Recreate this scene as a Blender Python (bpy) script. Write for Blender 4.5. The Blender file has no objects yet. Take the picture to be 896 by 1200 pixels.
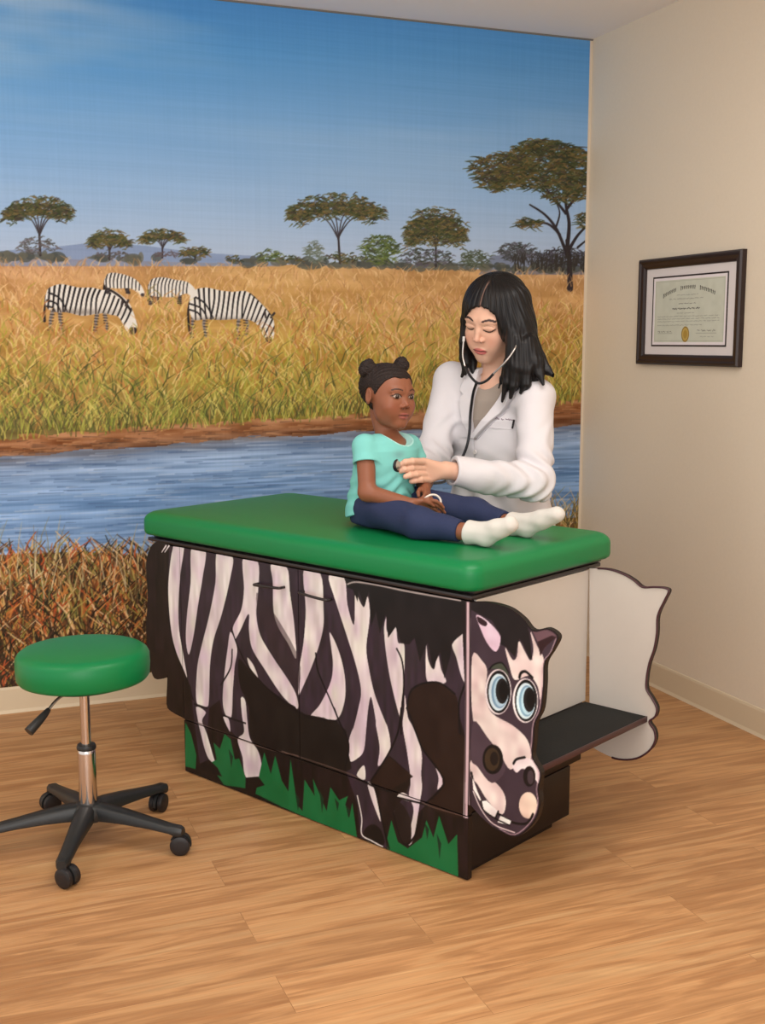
import bpy, bmesh, math, random
import numpy as np
from mathutils import Vector, Matrix
rng = np.random.RandomState(7); random.seed(7)
C = bpy.context.scene.collection
PI = math.pi

# ------------------------------------------------------------------ camera
FPX = 1360.0; EYE = 1.37; PITCH = .1462; YAW = .3734
cd = bpy.data.cameras.new('camera'); cam = bpy.data.objects.new('camera', cd); C.objects.link(cam)
cd.sensor_fit = 'VERTICAL'; cd.sensor_height = 36; cd.lens = FPX / 1200 * 36; cd.clip_start = .05
cam.location = (0, 0, EYE); cam.rotation_euler = (PI / 2 - PITCH, 0, -YAW)
bpy.context.scene.camera = cam

# ------------------------------------------------------------------ world, lights, exposure
w = bpy.data.worlds.new('world'); bpy.context.scene.world = w; w.use_nodes = True
w.node_tree.nodes['Background'].inputs[0].default_value = (1.0, .98, .955, 1)
w.node_tree.nodes['Background'].inputs[1].default_value = 1.12
def area(name, loc, size, power, rot=(0, 0, 0), col=(1, .96, .91)):
    l = bpy.data.lights.new(name, 'AREA'); l.shape = 'RECTANGLE'; l.size, l.size_y = size; l.energy = power; l.color = col
    o = bpy.data.objects.new(name, l); C.objects.link(o); o.location = loc; o.rotation_euler = rot
    return o
area('ceiling_fill_light', (1.25, 2.1, 2.58), (1.2, .6), 21)  # three unseen area lights added near the ceiling for soft overall light
area('ceiling_fill_light', (.2, .6, 2.58), (1.6, 1.0), 24)
area('ceiling_fill_light', (-1.0, 2.6, 2.58), (1.2, .6), 11)
area('rear_fill_light', (-.6, -1.15, 1.55), (2.4, 1.7), 50, (PI / 2 + .26, 0, -.25), (1, .97, .94))  # added soft light behind the camera to brighten the scene, not an actual window
vs = bpy.context.scene.view_settings
vs.view_transform = 'Standard'; vs.look = 'None'; vs.gamma = 1; vs.use_curve_mapping = False; vs.exposure = 0.0

# ------------------------------------------------------------------ calibration helpers
YB = 4.39; XR = 2.658; ZC = 2.61
_F = np.array([math.sin(YAW) * math.cos(PITCH), math.cos(YAW) * math.cos(PITCH), -math.sin(PITCH)])
_R = np.array([math.cos(YAW), -math.sin(YAW), 0.]); _U = np.cross(_R, _F); _C = np.array([0, 0, EYE])
TH = .4637; TA = np.array([1.2249, 2.5312, 0.])                 # exam table frame: x along its length, y across it
E1 = np.array([math.sin(TH), -math.cos(TH), 0.]); E2 = np.array([math.cos(TH), math.sin(TH), 0.])
TROT = TH - PI / 2
def ray(x, y): return _F + _R * (x - 448) / FPX + _U * (600 - y) / FPX
def wall_pt(x, y):                                              # point of the back wall -> (X, Z)
    d = ray(x, y); t = YB / d[1]; P = _C + d * t; return (P[0], P[2])
def tv(x, y, v):                                                # table frame point at cross position v
    d = ray(x, y); P0 = TA + E2 * v; t = np.dot(P0 - _C, E2) / np.dot(d, E2); P = _C + d * t - TA
    return np.array([P @ E1, P @ E2, P[2]])
def fr(x, y):                                                   # front face (v = 0) -> (u, z)
    p = tv(x, y, 0); return (p[0], p[2])
def tw(u, v, z): P = TA + E1 * u + E2 * v; return (P[0], P[1], z)

def lin(c):
    c = np.asarray(c, float) / 255.; return np.where(c <= .04045, c / 12.92, ((c + .055) / 1.055) ** 2.4)
def rgb(*c): return tuple(lin(c)) + (1,)

# ------------------------------------------------------------------ materials
def mat(name, col, rough=.5, metal=0, spec=.5, coat=0, sss=0):
    m = bpy.data.materials.new(name); m.use_nodes = True; b = m.node_tree.nodes['Principled BSDF']
    b.inputs['Base Color'].default_value = rgb(*col); b.inputs['Roughness'].default_value = rough
    b.inputs['Metallic'].default_value = metal; b.inputs['Specular IOR Level'].default_value = spec
    b.inputs['Coat Weight'].default_value = coat; b.inputs['Subsurface Weight'].default_value = sss
    if sss: b.inputs['Subsurface Radius'].default_value = (.012, .005, .003)
    return m
def noise_bump(m, scale=60, strength=.1, dist=.002, stretch=(1, 1, 1), colvar=0, detail=4):
    nt = m.node_tree; b = nt.nodes['Principled BSDF']
    tc = nt.nodes.new('ShaderNodeTexCoord'); mp = nt.nodes.new('ShaderNodeMapping'); mp.inputs['Scale'].default_value = stretch
    n = nt.nodes.new('ShaderNodeTexNoise'); n.inputs['Scale'].default_value = scale; n.inputs['Detail'].default_value = detail
    bp = nt.nodes.new('ShaderNodeBump'); bp.inputs['Strength'].default_value = strength; bp.inputs['Distance'].default_value = dist
    nt.links.new(tc.outputs['Object'], mp.inputs[0]); nt.links.new(mp.outputs[0], n.inputs['Vector'])
    nt.links.new(n.outputs['Fac'], bp.inputs['Height']); nt.links.new(bp.outputs[0], b.inputs['Normal'])
    if colvar:
        base = b.inputs['Base Color'].default_value[:]
        mx = nt.nodes.new('ShaderNodeMixRGB'); mx.blend_type = 'MIX'
        mx.inputs[1].default_value = tuple(x * (1 - colvar) for x in base[:3]) + (1,)
        mx.inputs[2].default_value = tuple(min(1, x * (1 + colvar)) for x in base[:3]) + (1,)
        nt.links.new(n.outputs['Fac'], mx.inputs[0]); nt.links.new(mx.outputs[0], b.inputs['Base Color'])
    return m
def painted(name, rough=.5, spec=.5, sss=0, coat=0):             # colour stored on the surface itself
    m = mat(name, (200, 200, 200), rough, 0, spec, coat, sss); nt = m.node_tree
    a = nt.nodes.new('ShaderNodeAttribute'); a.attribute_name = 'paint'
    nt.links.new(a.outputs['Color'], nt.nodes['Principled BSDF'].inputs['Base Color']); return m

M = {}
M['wall'] = noise_bump(mat('wall_paint', (228, 214, 192), .75), 90, .12, .002, colvar=.03)
M['ceil'] = noise_bump(mat('ceiling_paint', (244, 240, 234), .85), 120, .15, .002)
M['base'] = mat('vinyl_baseboard', (216, 198, 168), .5)
M['green'] = noise_bump(mat('green_vinyl', (4, 120, 64), .38, spec=.35), 260, .12, .0008, colvar=.06)
M['black'] = mat('black_laminate', (28, 19, 17), .45, spec=.35)
M['rim'] = mat('dark_rim', (52, 46, 46), .3, .4)
M['plastic'] = noise_bump(mat('black_plastic', (32, 33, 34), .42), 300, .1, .0005)
M['rubber'] = mat('caster_rubber', (26, 22, 24), .5)
M['chrome'] = mat('chrome', (214, 205, 200), .14, 1)
M['steel'] = mat('brushed_steel', (190, 186, 184), .28, 1)
M['white'] = noise_bump(mat('white_laminate', (202, 194, 185), .45), 30, .02, .001, colvar=.02)
M['mat'] = noise_bump(mat('black_step_mat', (27, 27, 26), .75, spec=.25), 200, .4, .001)
M['paint'] = painted('painted_panel', .42, .28)
M['mural'] = painted('printed_mural', .7, .25)
M['skin_d'] = painted('skin', .48, .35, .06)
M['skin_c'] = painted('skin_dark', .45, .35, .04)

# floor: oak planks laid parallel to the mural wall
def wood():
    m = mat('oak_planks', (190, 140, 88), .42, spec=.35); nt = m.node_tree; b = nt.nodes['Principled BSDF']; N = nt.nodes.new; L = nt.links.new
    g = N('ShaderNodeNewGeometry'); br = N('ShaderNodeTexBrick'); br.offset = .37; br.offset_frequency = 2
    br.inputs['Color1'].default_value = (0, 0, 0, 1); br.inputs['Color2'].default_value = (1, 1, 1, 1); br.inputs['Mortar'].default_value = (.5, .5, .5, 1)
    br.inputs['Scale'].default_value = 1; br.inputs['Mortar Size'].default_value = .0009; br.inputs['Mortar Smooth'].default_value = .3
    br.inputs['Brick Width'].default_value = 1.02; br.inputs['Row Height'].default_value = .152
    L(g.outputs['Position'], br.inputs['Vector'])
    # each plank shifts its own grain
    mul = N('ShaderNodeVectorMath'); mul.operation = 'SCALE'; mul.inputs[3].default_value = 17; L(br.outputs['Color'], mul.inputs[0])
    add = N('ShaderNodeVectorMath'); L(g.outputs['Position'], add.inputs[0]); L(mul.outputs[0], add.inputs[1])
    mp = N('ShaderNodeMapping'); mp.inputs['Scale'].default_value = (1.3, 13, 1); L(add.outputs[0], mp.inputs[0])
    n1 = N('ShaderNodeTexNoise'); n1.inputs['Scale'].default_value = 1.6; n1.inputs['Detail'].default_value = 5; n1.inputs['Distortion'].default_value = 1.2; L(mp.outputs[0], n1.inputs['Vector'])
    mp2 = N('ShaderNodeMapping'); mp2.inputs['Scale'].default_value = (4, 95, 1); L(add.outputs[0], mp2.inputs[0])
    n2 = N('ShaderNodeTexNoise'); n2.inputs['Scale'].default_value = 1.5; n2.inputs['Detail'].default_value = 3; L(mp2.outputs[0], n2.inputs['Vector'])
    # cathedral figure
    sc = N('ShaderNodeMath'); sc.operation = 'MULTIPLY'; sc.inputs[1].default_value = 26; L(n1.outputs['Fac'], sc.inputs[0])
    si = N('ShaderNodeMath'); si.operation = 'SINE'; L(sc.outputs[0], si.inputs[0])
    r1 = N('ShaderNodeMapRange'); r1.inputs[1].default_value = -1; r1.inputs[2].default_value = 1; r1.inputs[3].default_value = .93; r1.inputs[4].default_value = 1.03; L(si.outputs[0], r1.inputs[0])
    cr = N('ShaderNodeValToRGB'); e = cr.color_ramp.elements
    e[0].position = .3; e[0].color = rgb(164, 116, 74); e[1].position = .72; e[1].color = rgb(204, 160, 112)
    x = e.new(.52); x.color = rgb(187, 139, 93); L(n1.outputs['Fac'], cr.inputs[0])
    r2 = N('ShaderNodeMapRange'); r2.inputs[1].default_value = .3; r2.inputs[2].default_value = .7; r2.inputs[3].default_value = .86; r2.inputs[4].default_value = 1.1; L(n2.outputs['Fac'], r2.inputs[0])
    r3 = N('ShaderNodeMapRange'); r3.inputs[3].default_value = .92; r3.inputs[4].default_value = 1.07; L(br.outputs['Color'], r3.inputs[0])
    mm = N('ShaderNodeMath'); mm.operation = 'MULTIPLY'; L(r1.outputs[0], mm.inputs[0]); L(r2.outputs[0], mm.inputs[1])
    m3 = N('ShaderNodeMath'); m3.operation = 'MULTIPLY'; L(mm.outputs[0], m3.inputs[0]); L(r3.outputs[0], m3.inputs[1])
    r4 = N('ShaderNodeMapRange'); r4.inputs[3].default_value = 1; r4.inputs[4].default_value = .72; L(br.outputs['Fac'], r4.inputs[0])
    m4 = N('ShaderNodeMath'); m4.operation = 'MULTIPLY'; L(m3.outputs[0], m4.inputs[0]); L(r4.outputs[0], m4.inputs[1])
    vm = N('ShaderNodeVectorMath'); vm.operation = 'SCALE'; L(cr.outputs[0], vm.inputs[0]); L(m4.outputs[0], vm.inputs[3]); L(vm.outputs[0], b.inputs['Base Color'])
    bp = N('ShaderNodeBump'); bp.inputs['Strength'].default_value = .15; bp.inputs['Distance'].default_value = .001; L(m4.outputs[0], bp.inputs['Height']); L(bp.outputs[0], b.inputs['Normal'])
    return m
M['wood'] = wood()

# ------------------------------------------------------------------ mesh helpers
def link(name, me, m=None, parent=None, smooth=False):
    o = bpy.data.objects.new(name, me); C.objects.link(o)
    if m is not None: me.materials.append(m)
    if parent is not None: o.parent = parent
    if smooth: me.polygons.foreach_set('use_smooth', np.ones(len(me.polygons), bool))
    return o
def obj(name, bm, m, parent=None, smooth=True, auto=40):
    me = bpy.data.meshes.new(name); bm.to_mesh(me); bm.free(); o = link(name, me, m, parent, smooth)
    if smooth and auto: me.set_sharp_from_angle(angle=math.radians(auto))
    return o
def fast(name, V, Q, m, parent=None, smooth=True, cols=None, k=4):
    me = bpy.data.meshes.new(name); V = np.asarray(V, np.float32); Q = np.asarray(Q, np.int32)
    me.vertices.add(len(V)); me.vertices.foreach_set('co', V.ravel())
    me.loops.add(Q.size); me.loops.foreach_set('vertex_index', Q.ravel())
    me.polygons.add(len(Q)); me.polygons.foreach_set('loop_start', np.arange(0, Q.size, k, dtype=np.int32))
    me.update(calc_edges=True); me.validate()
    if cols is not None: paint(me, cols)
    return link(name, me, m, parent, smooth)
def paint(me, cols):
    a = me.color_attributes.new('paint', 'FLOAT_COLOR', 'POINT')
    c = np.ones((len(cols), 4), np.float32); c[:, :3] = cols; a.data.foreach_set('color', c.ravel())
def tag(o, label=None, cat=None, group=None, kind=None):
    if label: o['label'] = label
    if cat: o['category'] = cat
    if group: o['group'] = group
    if kind: o['kind'] = kind
    return o
def empty(name, loc, rz=0):
    o = bpy.data.objects.new(name, None); C.objects.link(o); o.location = loc; o.rotation_euler = (0, 0, rz); o.empty_display_size = .1; return o
def box(bm, a, b, bev=0, seg=2, mtx=None):
    a = Vector(a); b = Vector(b); r = bmesh.ops.create_cube(bm, size=1); vs_ = r['verts']
    bmesh.ops.scale(bm, vec=b - a, verts=vs_); bmesh.ops.translate(bm, vec=(a + b) / 2, verts=vs_)
    if bev:
        es = list({e for v in vs_ for e in v.link_edges}); rr = bmesh.ops.bevel(bm, geom=es, offset=bev, segments=seg, affect='EDGES', profile=.5); vs_ = list({v for f in rr['faces'] for v in f.verts} | {v for v in vs_ if v.is_valid})
    if mtx is not None: bmesh.ops.transform(bm, matrix=mtx, verts=vs_)
def lathe(bm, prof, n=40, mtx=None):
    rings = []
    for r, z in prof:
        rings.append([bm.verts.new((r * math.cos(2 * PI * i / n), r * math.sin(2 * PI * i / n), z)) for i in range(n)])
    for a, b in zip(rings, rings[1:]):
        for i in range(n): bm.faces.new((a[i], a[(i + 1) % n], b[(i + 1) % n], b[i]))
    if prof[0][0] > 1e-6: bm.faces.new(rings[0][::-1])
    if prof[-1][0] > 1e-6: bm.faces.new(rings[-1])
    if mtx is not None: bmesh.ops.transform(bm, matrix=mtx, verts=[v for r in rings for v in r])
    bmesh.ops.recalc_face_normals(bm, faces=bm.faces[:])
def prism(bm, pts, f0, f1):                                      # polygon outline extruded between two placements
    A = [bm.verts.new(f0(p)) for p in pts]; B = [bm.verts.new(f1(p)) for p in pts]
    bm.faces.new(A); bm.faces.new(B[::-1]); n = len(pts)
    for i in range(n): bm.faces.new((A[i], B[i], B[(i + 1) % n], A[(i + 1) % n]))
    bmesh.ops.recalc_face_normals(bm, faces=bm.faces[:])
def catmull(P, n=8, closed=False):
    P = [np.asarray(p, float) for p in P]; out = []; N = len(P)
    rngs = range(N) if closed else range(N - 1)
    for i in rngs:
        if closed: a, b, c, d = P[i - 1], P[i], P[(i + 1) % N], P[(i + 2) % N]
        else: a = P[max(i - 1, 0)]; b = P[i]; c = P[i + 1]; d = P[min(i + 2, N - 1)]
        for j in range(n):
            t = j / n; out.append(.5 * (2 * b + (c - a) * t + (2 * a - 5 * b + 4 * c - d) * t * t + (3 * b - 3 * c + d - a) * t ** 3))
    if not closed: out.append(P[-1])
    return out
def tube(bm, P, r, n=12, smooth=6):
    P = [Vector(p) for p in (catmull(P, smooth) if smooth else P)]; N = len(P); up = None; rings = []
    for i, p in enumerate(P):
        d = (P[min(i + 1, N - 1)] - P[max(i - 1, 0)]).normalized()
        if up is None: up = d.orthogonal().normalized()
        up = (up - d * up.dot(d)).normalized(); s = d.cross(up)
        rr = r if not callable(r) else r(i / (N - 1))
        rings.append([bm.verts.new(p + up * (rr * math.cos(2 * PI * k / n)) + s * (rr * math.sin(2 * PI * k / n))) for k in range(n)])
    for a, b in zip(rings, rings[1:]):
        for k in range(n): bm.faces.new((a[k], a[(k + 1) % n], b[(k + 1) % n], b[k]))
    bm.faces.new(rings[0][::-1]); bm.faces.new(rings[-1]); bmesh.ops.recalc_face_normals(bm, faces=bm.faces[:])

# ------------------------------------------------------------------ painter: flat pictures stored on the printed surface
class Canvas:
    def __init__(s, x0, x1, y0, y1, res):
        s.x0, s.y0, s.res = x0, y0, res; s.W = int(round((x1 - x0) / res)) + 1; s.H = int(round((y1 - y0) / res)) + 1
        s.a = np.zeros((s.H, s.W, 3)); s.clip = None
        s.X = x0 + np.arange(s.W) * res; s.Y = y0 + np.arange(s.H) * res
    def _box(s, xs, ys, pad):
        i0 = max(0, int((min(xs) - pad - s.x0) / s.res)); i1 = min(s.W, int((max(xs) + pad - s.x0) / s.res) + 2)
        j0 = max(0, int((min(ys) - pad - s.y0) / s.res)); j1 = min(s.H, int((max(ys) + pad - s.y0) / s.res) + 2)
        return (i0, i1, j0, j1) if i1 > i0 and j1 > j0 else None
    def _blend(s, b, m, col, op=1):
        i0, i1, j0, j1 = b
        if s.clip is not None: m = m * s.clip[j0:j1, i0:i1]
        m = (m * op)[..., None]; s.a[j0:j1, i0:i1] = s.a[j0:j1, i0:i1] * (1 - m) + np.asarray(col, float) * m
    def pmask(s, pts, b):
        i0, i1, j0, j1 = b; m = np.zeros((j1 - j0, i1 - i0)); P = np.asarray(pts, float); K = 3
        for a in range(K):
            for c in range(K):
                X = s.X[i0:i1][None, :] + s.res * ((a + .5) / K - .5); Y = s.Y[j0:j1][:, None] + s.res * ((c + .5) / K - .5)
                ins = np.zeros(m.shape, bool)
                for k in range(len(P)):
                    xa, ya = P[k]; xb, yb = P[k - 1]
                    if ya == yb: continue
                    ins ^= ((ya > Y) != (yb > Y)) & (X < (xb - xa) * (Y - ya) / (yb - ya) + xa)
                m += ins
        return m / K / K
    def poly(s, pts, col, op=1, smooth=0):
        if smooth: pts = catmull(pts, smooth, True)
        b = s._box([p[0] for p in pts], [p[1] for p in pts], s.res)
        if b: s._blend(b, s.pmask(pts, b), col, op)
    def mask(s, pts, smooth=0):
        if smooth: pts = catmull(pts, smooth, True)
        b = (0, s.W, 0, s.H); return s.pmask(pts, b)
    def line(s, pts, wd, col, op=1, smooth=0):
        if smooth: pts = catmull(pts, smooth)
        n = len(pts); ws = wd if hasattr(wd, '__len__') else (wd, wd)
        b = s._box([p[0] for p in pts], [p[1] for p in pts], max(ws) + s.res)
        if not b: return
        i0, i1, j0, j1 = b; X = s.X[i0:i1][None, :]; Y = s.Y[j0:j1][:, None]; m = np.zeros((j1 - j0, i1 - i0))
        for k in range(n - 1):
            ax, ay = pts[k][0], pts[k][1]; bx, by = pts[k + 1][0], pts[k + 1][1]; dx, dy = bx - ax, by - ay; L = dx * dx + dy * dy + 1e-12
            t = np.clip(((X - ax) * dx + (Y - ay) * dy) / L, 0, 1); d = np.hypot(X - ax - t * dx, Y - ay - t * dy)
            wv = (ws[0] + (ws[-1] - ws[0]) * (k + t) / (n - 1)) / 2
            m = np.maximum(m, np.clip((wv - d) / s.res + .5, 0, 1) * np.clip(wv * 2 / s.res, 0, 1) ** .5)
        s._blend(b, m, col, op)
    def ell(s, c, rx, ry, col, op=1, ang=0, n=28):
        ca, sa = math.cos(ang), math.sin(ang)
        s.poly([(c[0] + rx * math.cos(t) * ca - ry * math.sin(t) * sa, c[1] + rx * math.cos(t) * sa + ry * math.sin(t) * ca) for t in np.linspace(0, 2 * PI, n, False)], col, op)
    def soft(s, c, rx, ry, col, op=1):
        b = s._box([c[0] - 2.2 * rx, c[0] + 2.2 * rx], [c[1] - 2.2 * ry, c[1] + 2.2 * ry], 0)
        if not b: return
        i0, i1, j0, j1 = b; X = (s.X[i0:i1][None, :] - c[0]) / rx; Y = (s.Y[j0:j1][:, None] - c[1]) / ry
        s._blend(b, np.exp(-(X * X + Y * Y)), col, op)
    def noise(s, sx, sy, seed):                                   # smooth value noise, cell size in metres
        r = np.random.RandomState(seed); gx = (s.X - s.x0) / sx; gy = (s.Y - s.y0) / sy
        g = r.rand(int(gy.max()) + 3, int(gx.max()) + 3); ix = gx.astype(int); iy = gy.astype(int)
        fx = gx - ix; fy = gy - iy; fx = fx * fx * (3 - 2 * fx); fy = (fy * fy * (3 - 2 * fy))[:, None]
        a = g[iy][:, ix] * (1 - fx) + g[iy][:, ix + 1] * fx; b = g[iy + 1][:, ix] * (1 - fx) + g[iy + 1][:, ix + 1] * fx
        return a * (1 - fy) + b * fy
    def cols(s): return lin(np.clip(s.a, 0, 255)).reshape(-1, 3)

# ================================================================== the room
def struct(name, a, b, m):
    bm = bmesh.new(); box(bm, a, b); o = obj(name, bm, m, smooth=False); o['kind'] = 'structure'; return o
struct('floor', (-2.2, -1.2, -.05), (XR + .1, YB + .1, 0), M['wood'])
struct('wall_back', (-2.2, YB, 0), (XR, YB + .1, ZC), M['wall'])
struct('wall_right', (XR, -1.2, 0), (XR + .1, YB + .1, ZC), M['wall'])
struct('ceiling', (-2.2, -1.2, ZC), (XR + .1, YB + .1, ZC + .05), M['ceil'])
def baseboard(name, a, b, along):
    # small rounded top and a coved toe
    prof = [(0, 0), (.012, 0), (.007, .012), (.0055, .09), (.003, .098), (0, .1)]
    bm = bmesh.new()
    if along == 'x': prism(bm, prof, lambda p: (a, YB - p[0], p[1]), lambda p: (b, YB - p[0], p[1]))
    else: prism(bm, prof, lambda p: (XR - p[0], a, p[1]), lambda p: (XR - p[0], b, p[1]))
    o = obj(name, bm, M['base'], smooth=False); o['kind'] = 'structure'
baseboard('baseboard_back', -2.2, XR - .0005, 'x'); baseboard('baseboard_right', -1.2, YB - .013, 'y')
bm = bmesh.new(); prism(bm, [(0, 0), (.006, 0), (.002, .006), (0, .006)], lambda p: (-2.2, YB - p[0] - .0005, ZC - .0002 - p[1]), lambda p: (XR, YB - p[0] - .0005, ZC - .0002 - p[1]))
o = obj('trim_1', bm, mat('mural_edge', (120, 118, 116), .6), smooth=False); o['kind'] = 'structure'

# ================================================================== the savanna mural
MX0 = -.55
cv = Canvas(MX0, XR - .016, .1, ZC - .008, .0029)
W = wall_pt
def PX(n, x0=-300, x1=694): return rng.uniform(x0, x1, n)
XX, ZZ = np.meshgrid(cv.X, cv.Y)
# per-cell picture coordinates (only used to read heights off the print)
def topx(X, Z):
    v = np.stack([X, np.full_like(X, YB), Z - EYE], -1); d = v @ _F
    return 448 + FPX * (v @ _R) / d, 600 - FPX * (v @ _U) / d
px, py = topx(XX, ZZ)
def ramp(t, ks, cs):
    cs = np.array(cs, float); return np.stack([np.interp(t, ks, cs[:, i]) for i in range(3)], -1)
hz = 302 + .024 * np.clip(px, -300, 700)                             # far edge of the grassland
sky = ramp(py, [-20, 60, 150, 230, 300], [(74, 148, 222), (92, 162, 228), (126, 178, 232), (152, 188, 230), (178, 198, 226)])
side = np.clip(px / 690, 0, 1)[..., None]; sky = sky * (1 - .05 * side * np.clip((260 - py) / 260, 0, 1)[..., None]) 
n = cv.noise(.9, .16, 1) * .6 + cv.noise(.35, .07, 2) * .3 + cv.noise(.12, .03, 3) * .15
cl = np.clip((n - .52) * 2.2, 0, 1) * np.clip((330 - px) / 420, 0, 1) * np.clip((170 - py) / 120, 0, 1)
cl2 = np.clip((cv.noise(1.2, .12, 5) + .3 * cv.noise(.3, .04, 6) - .62) * 1.6, 0, 1) * .35
sky = sky + (np.array([196, 216, 236]) - sky) * np.clip(cl * .9 + cl2 * .6, 0, .85)[..., None]
sky += (cv.noise(.5, .006, 8) - .5)[..., None] * 4
cv.a[:] = sky
# grassland
n1 = cv.noise(.35, .05, 11); n2 = cv.noise(.06, .02, 12); n3 = cv.noise(.9, .2, 13)
gr = ramp(py - hz, [0, 30, 90, 140, 200], [(202, 160, 112), (200, 156, 92), (192, 152, 78), (170, 142, 66), (126, 116, 54)])
gr += ((n1 - .5) * 34 + (n2 - .5) * 26)[..., None] + ((n3 - .5)[..., None] * np.array([16, 26, -10]))
m = (py > hz)[..., None]; cv.a[:] = np.where(m, gr, cv.a)
bank_t = np.interp(px, [-300, 0, 120, 300, 420, 560, 690], [545, 513, 505, 492, 487, 478, 468])
bank_b = np.interp(px, [-300, 0, 120, 300, 420, 560, 690], [575, 536, 527, 512, 506, 502, 498])
bk = ramp((py - bank_t) / (bank_b - bank_t), [0, .5, 1], [(170, 118, 78), (150, 98, 62), (112, 76, 52)]) + ((cv.noise(.1, .012, 14) - .5) * 70)[..., None]
cv.a[:] = np.where((py > bank_t + (n2 - .5) * 8)[..., None], bk, cv.a)
wt = ramp(py - bank_b, [0, 20, 60, 110, 140], [(118, 134, 162), (146, 174, 212), (122, 160, 208), (134, 168, 212), (106, 124, 152)])
wt += ((cv.noise(.16, .007, 15) - .5) * 56 + (cv.noise(.4, .02, 16) - .5) * 34)[..., None]
refl = np.clip(1 - (py - bank_b) / 16, 0, 1)[..., None] * np.clip(cv.noise(.2, .012, 17) * 1.6 - .4, 0, 1)[..., None]
wt = wt * (1 - refl * .5) + np.array([120, 100, 84]) * refl * .5
cv.a[:] = np.where((py > bank_b + (n2 - .5) * 5)[..., None], wt, cv.a)
fg_t = np.interp(px, [-300, 0, 100, 180, 300, 690], [640, 638, 634, 640, 640, 592])
fg = ramp(py - fg_t, [0, 40, 120, 200], [(92, 84, 62), (112, 74, 36), (96, 60, 28), (58, 42, 24)]) + ((n2 - .5) * 50)[..., None]
cv.a[:] = np.where((py > fg_t + 12)[..., None], fg, cv.a)
# distant hills and bush line
def band(pts, col, op=1): cv.poly([W(*p) for p in pts], col, op)
band([(-300, 312), (-300, 288), (-100, 286), (0, 294), (60, 290), (110, 284), (170, 288), (230, 296), (300, 300), (330, 312)], (126, 146, 184), .8)
band([(560, 322), (575, 300), (620, 296), (690, 296), (694, 322)], (104, 112, 136), .7)
for x in PX(330):
    if 60 < x < 300 and rng.rand() < .75: continue
    y0 = 302 + .024 * x; c = W(x, y0 - rng.uniform(0, 5)); k = rng.rand()
    cv.ell(c, rng.uniform(.008, .035), rng.uniform(.006, .02), (70 + 40 * k, 76 + 32 * k, 74 + 20 * k), .8)
def dabs(cx, cy, rx, ry, num, pal, ln=9, wdt=1.6, op=.85, flat=0):
    for _ in range(num):
        a = rng.uniform(0, 2 * PI); r = math.sqrt(rng.rand()); x = cx + rx * r * math.cos(a); y = cy + ry * r * math.sin(a)
        if flat and y > cy + ry * .35 and rng.rand() < .7: y = cy + ry * .35 * rng.rand()
        t = rng.uniform(-.9, .9) + (PI if rng.rand() < .5 else 0); l = ln * rng.uniform(.4, 1)
        c = np.array(pal[rng.randint(len(pal))]) + rng.uniform(-10, 10)
        cv.line([W(x, y), W(x + l * math.cos(t) * .5, y + l * math.sin(t) * .45), W(x + l * math.cos(t), y + l * math.sin(t) * .6 + 1)], (.0034 * wdt, .002), c, op)
LF = [(64, 74, 44), (84, 88, 50), (48, 56, 40), (104, 96, 58), (122, 102, 62), (70, 60, 54)]
LG = [(86, 106, 52), (110, 124, 60), (60, 76, 44), (70, 74, 60)]
TR = (58, 50, 54)
def tree(tx, by, ty, w_, h_, lean=0, pal=LF, twk=3.0, dens=1.0):
    # umbrella tree: trunk, forking limbs, flat layered crown
    fy = by - (by - ty) * .42
    cv.line([W(tx, by), W(tx + lean * .3, (by + fy) / 2), W(tx + lean * .5, fy)], (.0036 * twk, .0028 * twk), TR)
    for k in (-.75, -.4, -.1, .25, .55, .85):
        ex = tx + lean + k * w_ * .42; cv.line([W(tx + lean * .5, fy + rng.uniform(-2, 4)), W(tx + lean * .7 + k * w_ * .16, fy - (fy - ty) * .5), W(ex, ty + h_ * .35)], (.0019 * twk, .003), TR, 1, 5)
    for k, yy, s in ((-.26, .35, .28), (.24, .3, .3), (0, 0, .42), (-.1, .28, .4), (.36, .5, .16), (-.4, .55, .14)):
        dabs(tx + lean + k * w_, ty + yy * h_, w_ * s, h_ * .36, int(w_ * h_ * .11 * dens * (s + .3)), pal, 8, flat=1)
tree(47, 299, 240, 78, 26, -2, twk=2.6); dabs(45, 288, 26, 10, 90, [(92, 92, 92), (108, 100, 104), (78, 76, 72)], 7)
tree(128, 304, 276, 46, 20, 0, twk=2.2); dabs(130, 299, 18, 5, 40, [(80, 76, 70), (100, 92, 96)], 6)
tree(190, 302, 274, 50, 14, 0, twk=2); dabs(196, 298, 16, 4, 30, [(96, 84, 88)], 5)
tree(228, 304, 293, 32, 10, 0, twk=1.6); dabs(273, 303, 10, 4, 24, LF, 5); dabs(315, 300, 16, 7, 60, LG, 7); dabs(342, 303, 12, 4, 30, LF, 6)
tree(398, 308, 238, 108, 30, -4, twk=3, pal=LF)
dabs(368, 296, 11, 14, 80, [(116, 128, 118), (96, 108, 92), (130, 136, 130)], 8); dabs(445, 292, 22, 17, 260, LG, 10); dabs(402, 302, 22, 7, 70, LF, 7)
tree(510, 312, 258, 70, 42, 0, twk=3, pal=LF); dabs(508, 270, 34, 18, 260, LF, 9); dabs(500, 302, 32, 10, 150, [(70, 76, 74), (96, 92, 108), (60, 64, 50)], 8)
dabs(556, 303, 18, 10, 120, [(72, 84, 62), (90, 96, 84)], 8); dabs(605, 295, 22, 11, 220, [(58, 62, 56), (76, 78, 84), (90, 88, 100)], 8); dabs(660, 302, 28, 12, 200, [(52, 52, 50), (70, 66, 80)], 8)
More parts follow.
